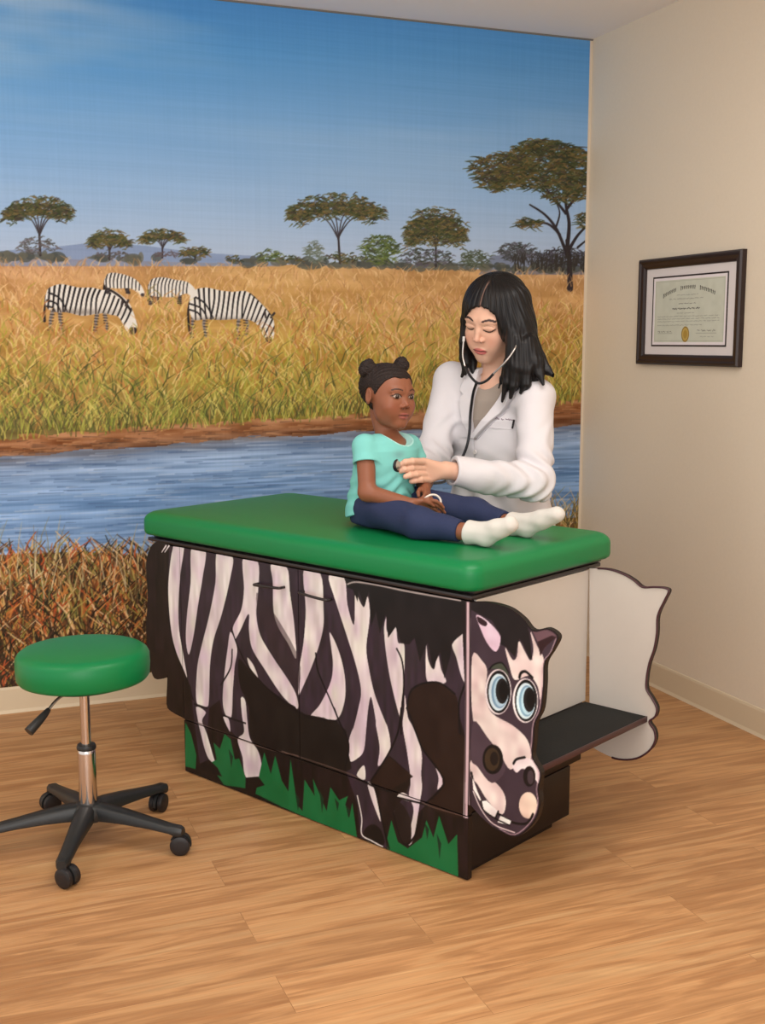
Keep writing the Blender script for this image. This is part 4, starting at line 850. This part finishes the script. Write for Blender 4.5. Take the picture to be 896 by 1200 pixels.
def hand_parts(w_, d, n, s, sc=1.0, curl=.55, spread=.06):
    """rounded-cone segments of a hand: wrist w_, direction d, palm normal n, thumb side s"""
    w_ = np.asarray(w_, float); d, n = dnorm(d), dnorm(n); s = dnorm(np.cross(np.cross(d, s), d)); seg = []
    kn = [w_ + d * (.082 if i in (1, 2) else .077) * sc + s * (.030 - .0195 * i) * sc for i in range(4)]
    for i in range(4): seg.append((w_ + s * (.014 - .009 * i) * sc + d * .012 * sc, kn[i], .0135 * sc, .0100 * sc, .012))
    L = [(.036, .023, .018), (.040, .026, .019), (.037, .024, .019), (.029, .018, .016)]
    fing = []
    for i in range(4):
        p = kn[i]; a = curl * .6; dd = dnorm(d + s * (spread * (1.5 - i))); pts = [p]
        for l in L[i]: v = dd * math.cos(a) + n * math.sin(a); p = p + v * l * sc; pts.append(p); a += curl
        fing.append((pts, [.0092 * sc, .0084 * sc, .0076 * sc, .0066 * sc]))
    tpt = [w_ + s * .016 * sc + d * .014 * sc, w_ + s * .036 * sc + d * .042 * sc + n * .012 * sc, w_ + s * .040 * sc + d * .068 * sc + n * .024 * sc, w_ + s * .032 * sc + d * .09 * sc + n * .032 * sc]
    fing.append((tpt, [.013 * sc, .0105 * sc, .009 * sc, .0078 * sc])); return seg, fing
def hand_sdf(P, H):
    seg, fing = H; o = None
    for a, b, ra, rb, k in seg: d = rc(P, a, b, ra, rb); o = d if o is None else smin(o, d, k)
    for pts, rs in fing: o = smin(o, chain(P, pts, rs, .003), .0035)
    return o

# ------------------------------------------------------------------ the child on the table
CB = (-.50, .28, .8355)
ck = person('person', CB, 'small child in a mint t-shirt, navy trousers and white socks, sitting on the green table')
CH = Head(tv(454, 463, .28), rotm(math.radians(-6), math.radians(-4), math.radians(-3)), (.86, .90, .80), True)
nb = np.array(tv(461, 512, .29))
TS = [(.845, -.555, .28, .085, .108), (.90, -.55, .28, .084, .103), (.96, -.54, .28, .077, .096), (1.02, -.53, .28, .071, .096), (1.06, -.525, .28, .062, .098), (1.085, -.522, .28, .050, .082), (1.105, -.52, .28, .036, .045)]
def off(S, d): return [(z, a, b, c + d, e + d) for z, a, b, c, e in S]
cRs, cRe, cRw = tv(428, 524, .19), tv(430, 577, .155), tv(481, 591, .20)
cLs = np.array((-.52, .365, 1.06)); cLe = np.array((-.49, .405, .955)); cLw = np.array(tv(497, 574, .335))
RH = hand_parts(cRw, tv(503, 592, .25) - cRw, (.2, .3, -1), (.6, .8, .2), .62, .45)
LH = hand_parts(cLw, tv(507, 592, .285) - cLw, (-.8, -.6, -.3), (.2, -.9, .5), .62, .6)
nHip, nKnee, nAnk = np.array((-.52, .215, .897)), np.array((-.305, .165, .877)), np.array(tv(547, 631, .185))
fHip, fKnee, fAnk = np.array((-.52, .345, .897)), np.array((-.30, .40, .880)), np.array(tv(597, 620, .38))
nAnk[2] = .867; fAnk[2] = .867
nHeel = np.array(tv(569, 638, .185)); nHeel[2] = .861; nToe = np.array(tv(597, 615, .19)); fHeel = np.array(tv(617, 630, .38)); fHeel[2] = .861; fToe = np.array(tv(652, 603, .385))
def child_body(P):
    d = near(P, CH.c, .16, CH.sdf)
    d = near(P, nb, .2, lambda p: neck_and(CH.sdf(p), p, CH, (-.03, 0, -.06), nb + np.array([-.016, 0, -.02]), .031, .034, .010)) if True else d
    d = smin(d, loft(P, off(TS, -.014)), .02)
    d = smin(d, chain(P, [cRs, cRe, cRw], [.028, .0245, .0175], .012), .015); d = smin(d, chain(P, [cLs, cLe, cLw], [.028, .0245, .0175], .012), .015)
    for w_, Hh in ((cRw, RH), (cLw, LH)): d = smin(d, near(P, w_, .14, lambda p: hand_sdf(p, Hh)), .006)
    for a, b, c in ((nHip, nKnee, nAnk), (fHip, fKnee, fAnk)): d = smin(d, chain(P, [a, b, c], [.045, .032, .0225], .01), .012)
    d = smin(d, chain(P, [nAnk, nHeel, nToe], [.0215, .018, .014], .01), .01); d = smin(d, chain(P, [fAnk, fHeel, fToe], [.0215, .018, .014], .01), .01)
    return d
V, Q = surface(child_body, (-.68, .08, .83), (.06, .47, 1.34), .002)
SKC = (136, 84, 60)
cols = face_paint(CH, V, SKC, (150, 78, 58), (150, 84, 76), (34, 20, 16))
put('body', V, Q, M['skin_c'], ck, CB, cols)
# t-shirt
def shirt(P):
    d = loft(P, off(TS, .010), .012)
    for a, b, t, m_ in ((cRs, cRe, .36, np.array((-.522, .235, 1.075))), (cLs, cLe, .42, np.array((-.522, .325, 1.075)))):
        dr_ = dnorm(b - a); e = a + (b - a) * t; s_ = chain(P, [m_, a, e + dr_ * .02], [.028, .036, .039], .012); s_ = smax(s_, (P - e.astype(f32)) @ dr_.astype(f32), .003)
        s_ = smax(s_, -rc(P, e - dr_ * .012, e + dr_ * .02, .0315, .034), .002); d = smin(d, s_, .014)
    d = d + folds(P, .0030, 1.0, 3) + .0025 * np.sin(P[:, 2] * 150 + 4 * np.sin(P[:, 1] * 40)) * np.exp(-((P[:, 2] - .94) / .05) ** 2)
    # neckline and hem
    q = P - (nb + np.array([.018, 0, .01])).astype(f32); d = smax(d, -(ell(q, (0, 0, 0), (.046, .052, .034), rotm(0, -.5))), .004)
    hem = (.862 + .045 * np.clip((P[:, 0] + .60) / .16, 0, 1)) - P[:, 2]; d = smax(d, hem, .004)
    return d
V, Q = surface(shirt, (-.68, .08, .83), (-.36, .48, 1.16), .0022)
q = V - (nb + np.array([.018, 0, .01])); edge = np.abs(ell(q.astype(f32), (0, 0, 0), (.046, .052, .034), rotm(0, -.5)))
M['mint'] = painted('mint_cotton', .8, .2)
cols = np.tile(np.array((122, 196, 190.)), (len(V), 1)); cols = mixc(cols, (edge < .005).astype(float) * .5, (214, 238, 232))
# small print on the chest
pr = tv(470, 533, .25); dd = np.hypot((V[:, 1] - pr[1]) / 1.7, V[:, 2] - pr[2]); cols = mixc(cols, np.where(V[:, 0] > -.5, np.exp(-(dd / .011) ** 2), 0) * .6, (110, 150, 150))
sh = put('t_shirt', V, Q, M['mint'], ck, CB, lin(cols))
def pants(P):
    d = loft(P, [(.842, -.545, .28, .088, .112), (.90, -.54, .28, .084, .105), (.935, -.54, .28, .070, .088)], .02)
    for a, b, c in ((nHip, nKnee, nAnk), (fHip, fKnee, fAnk)): d = smin(d, chain(P, [a, b, b * .12 + c * .88], [.056, .0425, .0295], .02), .02)
    d = d + folds(P, .0035, 1.3, 9)
    for b, c in ((nKnee, nAnk), (fKnee, fAnk)):
        dr_ = dnorm(c - b); cut = (P - (b * .14 + c * .86).astype(f32)) @ dr_.astype(f32); d = np.where(sph(P, c, .08) < 0, smax(d, cut, .003), d)
    return smax(d, .8355 - P[:, 2], .004)
V, Q = surface(pants, (-.68, .06, .832), (-.08, .49, .99), .0025)
M['navy'] = noise_bump(mat('navy_denim', (44, 52, 82), .75, spec=.2), 220, .3, .001, colvar=.15)
put('trousers', V, Q, M['navy'], ck, CB)
def sock(a, h_, t):
    up = dnorm(a - np.asarray(nKnee if a is nAnk else fKnee))
    def fn(P):
        arch = (h_ + t) / 2 + (0, 0, .006)
        d = chain(P, [a - up * .004, a, h_], [.0255, .026, .0235], .02); d = smin(d, chain(P, [a, arch, t], [.024, .0225, .0185], .015), .02); d = smin(d, rc(P, h_, t, .021, .0185), .015)
        d = smax(d, ((P - (a + up * .001).astype(f32)) @ (-up).astype(f32)), .003)
        return d + folds(P, .0014, 2.2, 5)
    return fn
M['sock'] = noise_bump(mat('white_sock', (206, 202, 195), .85, spec=.2), 320, .3, .001)
for a, h_, t in ((nAnk, nHeel, nToe), (fAnk, fHeel, fToe)):
    c = (h_ + t) / 2; V, Q = surface(sock(a, h_, t), c - .13, c + .13, .0022); put('sock', V, Q, M['sock'], ck, CB)
# hair: close cap with two side puffs
def chair_(P):
    p = CH.loc(P); d, q = CH.base(p); d = d - .0045
    ax = np.arctan2(p[:, 2] - .03, p[:, 0] + .01); d = d + .0009 * np.sin(ax * 26 + 12 * p[:, 1] * 10) + .0005 * np.sin(p[:, 0] * 900)
    # keep only the scalp: above and behind a curved hairline
    line = p[:, 2] - (.070 - 1.05 * np.clip(.062 - p[:, 0], 0, .075) * (q[:, 1] > .03) - .85 * np.clip(.050 - p[:, 0], 0, .2) - .25 * (.03 - np.minimum(q[:, 1], .03)))
    keep = np.maximum(.066 - 0 * p[:, 0] - 2, -line); keep = np.maximum(keep, p[:, 0] - .072)
    d = smax(d, keep * .7, .004); d = smax(d, -ell(q, (-.002, .08, -.008), (.024, .022, .034)), .004); d = smax(d, (-.055 - p[:, 2]), .004)
    return d * .8
buns = [(np.array(tv(431, 433, .235)), .027), (np.array(tv(470, 428, .325)), .023)]
def chair(P):
    d = near(P, CH.c, .15, chair_)
    for c, r in buns:
        b = sph(P, c, r)
        for k in range(7):
            t = k * 2.4; b = smin(b, sph(P, c + r * .62 * np.array([math.cos(t) * math.cos(k), math.sin(t), math.sin(k * 1.7)]), r * .52), .005)
        b = b + .0014 * np.sin(P[:, 0] * 420 + 3 * np.sin(P[:, 2] * 300)) * np.sin(P[:, 2] * 380 + P[:, 1] * 200)
        hc = np.array(CH.wld((-.005, 0, .03))); d = smin(d, b, .006); d = smin(d, rc(P, c, c + (hc - c) * .45, r * .5, r * .55), .008)
    return d
V, Q = surface(chair, CH.c - .15, CH.c + .16, .0018)
M['hairc'] = noise_bump(mat('black_curly_hair', (34, 23, 20), .6, spec=.3), 300, .8, .003, colvar=.5)
put('hair', V, Q, M['hairc'], ck, CB)
bm = bmesh.new(); wv = (cLw - CB); ax_ = dnorm(tv(507, 592, .285) - cLw)
m4 = Matrix.Translation(Vector(tv(506, 588, .275) - np.array(CB))) @ Vector(tv(512, 590, .25) - tv(500, 584, .30)).to_track_quat('Z', 'X').to_matrix().to_4x4()
pts = [m4 @ Vector((.020 * math.cos(t), .026 * math.sin(t), .004 * math.sin(2 * t))) for t in np.linspace(0, 2 * PI, 33)]
tube(bm, pts, .0032, 10, 0); obj('bracelet', bm, mat('white_bracelet', (226, 216, 206), .4), ck)

# ------------------------------------------------------------------ the doctor behind the table
DB = (-.55, .86, 0)
dk = person('person', DB, 'long-haired person in a white coat standing behind the table, holding a stethoscope to the child')
DH = Head(tv(577, 372, .775), rotm(math.radians(-84), math.radians(-24), math.radians(-9)), (1.08, 1.08, 1.10))
dn = np.array(tv(580, 448, .83))
DS = [(.50, -.53, .875, .20, .135), (.80, -.545, .868, .192, .128), (.93, -.553, .858, .176, .115), (1.03, -.562, .85, .176, .116), (1.12, -.572, .842, .182, .116), (1.18, -.578, .838, .178, .10), (1.215, -.58, .835, .15, .082), (1.245, -.582, .832, .095, .066), (1.27, -.583, .83, .06, .056)]
dLs, dLe, dLw = np.array(tv(627, 466, .80)), np.array(tv(626, 566, .685)), np.array(tv(523, 551, .43))
dRs, dRe, dRw = np.array(tv(530, 446, .82)), np.array(tv(507, 535, .66)), np.array(tv(474, 556, .485))
# pinching hand, finger by finger
kn = [tv(496, 541, .345), tv(496, 549, .35), tv(499, 556, .36), tv(502, 562, .37)]
md = [tv(483, 540.5, .285), tv(482, 548.5, .285), tv(487, 556, .30), tv(492, 562, .32)]
dm = [tv(475, 541.5, .262), tv(474, 550, .262), tv(480, 557, .275), tv(486, 563, .30)]
tp = [tv(470, 544, .257), tv(469, 552, .257), tv(475, 558.5, .262), tv(482, 564, .288)]
seg = [(dLw + (dnorm(k_ - dLw) * .008), k_, .019, .0115, .012) for k_ in kn]
DHD = (seg, [([a, b, c, d_], [.0108, .0098, .0090, .0078]) for a, b, c, d_ in zip(kn, md, dm, tp)] + [([dLw * .85 + kn[1] * .15 + np.array([0, .012, 0]), tv(500, 551, .40), tv(484, 547, .345), tv(474, 545, .285)], [.015, .0125, .0105, .0088])])
DRH = hand_parts(dRw, (.12, -.55, -.1), (-.2, -.4, -.9), (1, 0, .2), 1.0, .3)
def doc_body(P):
    d = near(P, (DH.c + dn) / 2, .26, lambda p: neck_and(DH.sdf(p), p, DH, (-.03, 0, -.06), dn + np.array([0, .005, -.03]), .05, .052, .03))
    d = smin(d, loft(P, off(DS[1:], -.024)), .03)
    d = smin(d, chain(P, [dLs, dLe, dLw], [.042, .038, .0255], .02), .02); d = smin(d, chain(P, [dRs, dRe, dRw], [.042, .038, .0255], .02), .02)
    d = smin(d, near(P, dLw + np.array([0, -.08, 0]), .2, lambda p: hand_sdf(p, DHD)), .01); d = smin(d, near(P, dRw, .24, lambda p: hand_sdf(p, DRH)), .01)
    for s in (-1, 1): d = smin(d, chain(P, [(-.55 + s * .085, .87, .80), (-.55 + s * .085, .865, .45), (-.55 + s * .09, .885, .09)], [.085, .055, .036], .02), .03); d = smin(d, rc(P, (-.55 + s * .09, .89, .045), (-.55 + s * .10, .76, .03), .034, .026), .02)
    return d
V, Q = surface(doc_body, (-.90, .18, .0), (-.20, 1.02, 1.6), .0024)
cols = face_paint(DH, V, (222, 176, 152), (218, 142, 122), (190, 96, 94), (44, 28, 28))
put('body', V, Q, M['skin_d'], dk, DB, cols)
VF = .735
X2 = lambda x, y: (lambda p: (p[0], p[2]))(tv(x, y, VF))
VP = [X2(554, 425), X2(553, 440), X2(552, 480), X2(555, 512), X2(570, 490), X2(586, 460), X2(596, 436), X2(590, 420)]
def coat_raw(P):
    d = loft(P, DS, .02)
    for s_, e_, w_, t, m_ in ((dLs, dLe, dLw, .93, -1), (dRs, dRe, dRw, .9, 1)):
        q_ = e_ + (w_ - e_) * t; dr_ = dnorm(w_ - e_)
        a = chain(P, [s_ + (m_ * .05, 0, .0), s_, e_, q_ + dr_ * .03], [.058, .060, .054, .045], .02); a = smax(a, (P - q_.astype(f32)) @ dr_.astype(f32), .003)
        d = smin(d, a, .026)
    return d
def coat_folds(P):
    # soft drape everywhere, sharper creases round elbows and under the arm
    f = folds(P, .0046, .7, 21); g = np.exp(-(np.sqrt(((P - dLe.astype(f32)) ** 2).sum(1)) / .13) ** 2) + .8 * np.exp(-(np.sqrt(((P - dRe.astype(f32)) ** 2).sum(1)) / .12) ** 2)
    a = dnorm(dLw - dLe).astype(f32); u_ = (P - dLe.astype(f32)) @ a
    f = f + g * .0065 * np.sin(u_ * 120 + 5 * np.sin(P[:, 2] * 28) + P[:, 0] * 30)
    h_ = np.exp(-((P[:, 2] - .88) / .12) ** 2); return f + h_ * .004 * np.sin(P[:, 0] * 62 + 2 * np.sin(P[:, 2] * 22))
LAPS = [[(590, 424), (604, 434), (608, 452), (597, 458), (600, 463), (584, 484), (557, 514), (553, 512), (570, 488), (586, 458), (595, 436)], [(555, 426), (546, 432), (539, 446), (537, 458), (542, 462), (539, 466), (545, 492), (554, 514), (556, 512), (553, 480), (554, 440)]]
def vcut(P): return np.maximum(pol(P[:, 0], P[:, 2], VP), P[:, 1] - .84)
def coat(P):
    d = coat_raw(P) + coat_folds(P); d = smax(d, -vcut(P), .003)
    # hollow cuff
    d = smax(d, -rc(P, dLw * .9 + dLe * .1, dLw, .034, .036), .002)
    nk = np.hypot((P[:, 0] - dn[0]), P[:, 1] - dn[1]); d = smax(d, np.minimum(P[:, 2] - 1.262, .085 - nk), .004)
    m = (P[:, 1] < .80) & (P[:, 2] > 1.0)
    if m.any():
        for L_ in LAPS: pd = pol(P[m, 0], P[m, 2], [X2(*t) for t in L_]) - .002; d[m] = d[m] + .007 * np.exp(-(pd / .0028) ** 2)
    # front overlap: a shallow step below the lapels
    xs = X2(555, 512)[0] - .03 * (X2(555, 512)[1] - P[:, 2]); zf = st(X2(555, 512)[1] - P[:, 2], 0, .01) * (P[:, 1] < .80) * (np.abs(P[:, 0] - xs) < .09); d = d + zf * (.0045 * st(-(P[:, 0] - xs), -.002, .002) * st(.07 + (P[:, 0] - xs), 0, .06) + .003 * np.exp(-((P[:, 0] - xs) / .003) ** 2))
    return d
V, Q = surface(coat, (-.95, .38, .47), (-.16, 1.05, 1.36), .0028)
M['coat'] = noise_bump(mat('white_coat_cotton', (216, 212, 216), .8, spec=.2), 260, .15, .001)
ct = put('lab_coat', V, Q, M['coat'], dk, DB)
def lap(pts, th=.0125):
    pp = [X2(*p) for p in pts]
    return lambda P: smax(smax(coat_raw(P) + coat_folds(P) - th, -(coat_raw(P) + coat_folds(P) + .004), .001), np.maximum(pol(P[:, 0], P[:, 2], pp) , P[:, 1] - .84), .002)
for pts in LAPS:
    V, Q = surface(lap(pts), (-.72, .66, 1.0), (-.42, .86, 1.30), .0022); put('lapel', V, Q, M['coat'], ct, DB)
    C.objects[-1].name = 'lapel'
# collar round the neck
def collar(P):
    q = P - np.array([dn[0], dn[1] + .01, 0], f32); r = np.sqrt((q[:, 0] / 1.12) ** 2 + q[:, 1] ** 2); z = P[:, 2]
    d = np.abs(r - (.060 + .6 * np.clip(1.275 - z, 0, .05))) - .0035; d = smax(d, np.maximum(z - 1.278, 1.235 - z), .003); return np.maximum(d, -(np.maximum(pol(P[:, 0], P[:, 2], VP), P[:, 1] - .82))) * .8
V, Q = surface(collar, (-.70, .72, 1.20), (-.46, .95, 1.30), .0025); put('collar', V, Q, M['coat'], ct, DB)
# top worn under the coat
def top(P):
    d = loft(P, off(DS, -.012), .02); nk = ell(P - (dn + np.array([0, -.045, .026])).astype(f32), (0, 0, 0), (.044, .05, .05)); return smax(smax(d, -nk, .004), P[:, 2] - 1.262, .004) + folds(P, .002, 1, 4)
V, Q = surface(top, (-.78, .66, .9), (-.38, 1.0, 1.30), .003); M['top'] = noise_bump(mat('taupe_knit', (158, 146, 136), .85, spec=.2), 240, .3, .001); put('top', V, Q, M['top'], dk, DB)
def slacks(P):
    d = loft(P, [(.74, -.55, .868, .165, .11), (.84, -.55, .868, .17, .115), (.95, -.555, .86, .155, .105)], .02)
    for s in (-1, 1): d = smin(d, chain(P, [(-.55 + s * .085, .87, .78), (-.55 + s * .085, .865, .45), (-.55 + s * .09, .885, .06)], [.095, .072, .055], .02), .02)
    return smax(d + folds(P, .003, .8, 6), .035 - P[:, 2], .004)
V, Q = surface(slacks, (-.80, .70, .0), (-.30, 1.05, .97), .005); put('slacks', V, Q, mat('charcoal_cloth', (62, 62, 68), .8), dk, DB)
for s in (-1, 1):
    fn = lambda P: smax(smin(rc(P, (-.55 + s * .09, .90, .045), (-.55 + s * .10, .755, .034), .042, .034), rc(P, (-.55 + s * .09, .895, .05), (-.55 + s * .09, .89, .075), .04, .036), .02), -P[:, 2] + .001, .004)
    V, Q = surface(fn, (-.55 + s * .09 - .07, .68, -.01), (-.55 + s * .09 + .07, .97, .13), .004); put('shoe', V, Q, mat('black_shoe', (30, 28, 28), .4), dk, DB)
# hair
def strand(P, pts, rs, fl=.6, k=.012):                           # flattened lock
    return chain(P, pts, rs, k)
hp = lambda x, y, v: np.array(tv(x, y, v))
def dhair(P):
    p = DH.loc(P); q = p.copy(); q[:, 1] = np.abs(q[:, 1])
    d = ell(p, (-.016, 0, .030), (.108, .090, .094))
    d = smin(d, ell(p, (-.05, 0, -.045), (.06, .082, .075)), .04)
    face = ell(p, (.105, .008, -.030), (.088, .068, .100)); d = smax(d, -face, .006); d = smax(d, -(p[:, 2] + .075 + .3 * (p[:, 0] + .05)), .02)
    # side falls
    d = d * 1.08
    d = smin(d, chain(P, [hp(602, 352, .77), hp(606, 382, .775), hp(617, 415, .785), hp(625, 438, .78)], [.054, .056, .044, .030], .02), .035)
    d = smin(d, chain(P, [hp(590, 350, .84), hp(592, 400, .88), hp(600, 440, .88)], [.07, .075, .055], .02), .04)
    for pts, r0 in (([(600, 390, .735), (598, 425, .725), (594, 448, .722), (588, 470, .72)], .022), ([(606, 400, .74), (606, 430, .73), (602, 452, .725), (598, 466, .722)], .024), ([(614, 405, .75), (617, 432, .745), (616, 450, .74), (610, 460, .735)], .026),
                    ([(620, 400, .76), (628, 425, .76), (632, 438, .76), (636, 450, .755)], .024), ([(620, 395, .79), (632, 420, .79), (641, 434, .79), (649, 441, .79)], .022), ([(592, 430, .73), (588, 444, .725), (584, 455, .722)], .010)):
        n_ = len(pts); d = smin(d, chain(P, [hp(*t) for t in pts], [r0 * (1 - .8 * (i / (n_ - 1)) ** 1.6) for i in range(n_)], .008), .008)
    for pts, r0 in (([(553, 352, .72), (546, 375, .715), (543, 400, .72), (542, 420, .73), (545, 438, .735)], .017), ([(549, 370, .735), (545, 400, .735), (547, 425, .74), (541, 441, .735)], .016), ([(548, 400, .76), (553, 425, .765), (556, 442, .76)], .018)):
        n_ = len(pts); d = smin(d, chain(P, [hp(*t) for t in pts], [r0 * (1 - .72 * (i / (n_ - 1)) ** 2) for i in range(n_)], .008), .010)
    # combed grooves: radial on the crown, vertical below
    ang = np.arctan2(p[:, 1] + .004, p[:, 0] + .03); hc_ = hp(588, 400, .81); an2 = np.arctan2(P[:, 1] - hc_[1], P[:, 0] - hc_[0]); wz = st(P[:, 2], 1.36, 1.44)
    gr_ = wz * (np.sin(ang * 40 + 4 * p[:, 2] * 10) + .6 * np.sin(ang * 83)) + (1 - wz) * (np.sin(an2 * 38 + 6 * P[:, 2]) + .6 * np.sin(an2 * 79 - 9 * P[:, 2]))
    d = d + .0010 * gr_
    # parting
    part = np.exp(-((p[:, 1] - .006) / .0028) ** 2) * st(p[:, 0], -.03, .0) * st(p[:, 2], .03, .06); return d + .0035 * part
V, Q = surface(dhair, DH.c + np.array([-.16, -.16, -.30]), DH.c + np.array([.22, .24, .17]), .002)
p = DH.loc(V); pm = np.exp(-((p[:, 1] - .006) / .0022) ** 2) * st(p[:, 0], -.0, .03) * st(p[:, 2], .05, .07)
M['haird'] = painted('black_straight_hair', .4, .28); nt = M['haird'].node_tree
put('hair', V, Q, M['haird'], dk, DB, lin(mixc(np.tile(np.array((20, 17, 18.)), (len(V), 1)), pm * .8, (170, 132, 116))))
# embroidered line and pen at the chest pocket
def on_coat(x, y, lift):
    a = tv(x, y, .60); b = tv(x, y, .84); ts = np.linspace(0, 1, 400)[:, None]; pp = (a + (b - a) * ts).astype(f32); dd = coat_raw(pp) + coat_folds(pp); i = int(np.argmax(dd < lift)); return pp[i].astype(float) - np.array(DB)
bm = bmesh.new(); x = 577.
for wl in (8, 3, 10):
    P_ = []; e = x + wl
    while x < e: P_.append(Vector(on_coat(x, 489.5 + (x - 577) * .12 + rng.uniform(-1.3, 1.3), .001))); x += .8
    tube(bm, P_, .0009, 6, 0); x += 1.4
obj('embroidery', bm, mat('plum_thread', (96, 52, 84), .7), ct)
bm = bmesh.new(); tube(bm, [on_coat(602, 492, .004), on_coat(601, 497, .005), on_coat(600, 502, .004)], .0032, 10); obj('pocket_clip', bm, mat('black_clip', (24, 24, 28), .4), ct)
bm = bmesh.new(); tube(bm, [on_coat(x_, y_, .0015) for x_, y_ in ((573, 501), (584, 502), (600, 503))], .0011, 8); obj('pocket_welt', bm, M['coat'], ct)
for t_ in ((556, 530), (554, 556)):
    bm = bmesh.new(); c_ = Vector(on_coat(*t_, .003)); lathe(bm, [(0, -.002), (.007, -.002), (.0075, 0), (.006, .002), (0, .0012)], 20, Matrix.Translation(c_) @ Matrix.Rotation(PI / 2, 4, 'X')); obj('button', bm, mat('white_button', (214, 208, 206), .4), ct)

# ================================================================== stethoscope
STB = tuple(tv(467, 545, .25)); se = empty('stethoscope', tw(*STB), TROT)
tag(se, 'black stethoscope with silver ear tubes, hung from the ears to the child\'s chest', 'stethoscope')
sp = lambda x, y, v: Vector(tv(x, y, v) - np.array(STB))
M['tube'] = mat('black_tubing', (24, 24, 30), .3)
eL = [sp(605, 404, .722), sp(601, 412, .705), sp(592, 424, .69), sp(578, 438, .68), sp(566, 444, .68)]; eR = [sp(543, 400, .70), sp(542, 416, .695), sp(545, 430, .69), sp(551, 441, .682), sp(558, 447, .68)]
for pts in (eL, eR):
    bm = bmesh.new(); tube(bm, pts[:4], .0030, 12); bi = obj('ear_tube', bm, M['steel'], se)
    bm = bmesh.new(); tube(bm, [pts[0] + (pts[0] - pts[1]) * .35, pts[0]], lambda t: .0042 + .003 * math.sin(t * PI), 12, 0); obj('ear_tip', bm, mat('ear_tip', (214, 212, 210), .5), bi)
bm = bmesh.new(); tube(bm, [eR[2], eR[3], sp(560, 449, .678), sp(570, 446, .678), eL[3]], .0042, 12); obj('yoke', bm, M['tube'], se)
bm = bmesh.new(); tube(bm, [sp(558, 449, .678), sp(554, 462, .69), sp(551, 485, .705), sp(550, 505, .705), sp(547, 522, .70), sp(541, 537, .69), sp(533, 550, .66), sp(523, 563, .60), sp(508, 566, .50), sp(492, 562, .40), sp(480, 552, .31), sp(471, 547, .262)], .0046, 12); obj('tubing', bm, M['tube'], se)
m4 = Vector((.97, .10, .05)).to_track_quat('Z', 'Y').to_matrix().to_4x4()
bm = bmesh.new(); lathe(bm, [(0, -.006), (.0175, -.006), (.0195, -.004), (.0195, -.001), (.017, .001), (.011, .003), (.007, .006), (0, .007)], 32, m4); cp = obj('chest_piece', bm, M['steel'], se)
bm = bmesh.new(); lathe(bm, [(.0165, -.0068), (.0208, -.0062), (.0212, -.003), (.0202, .0), (.0165, .0022), (.0165, -.0062)], 32, m4); obj('diaphragm_ring', bm, M['tube'], cp)
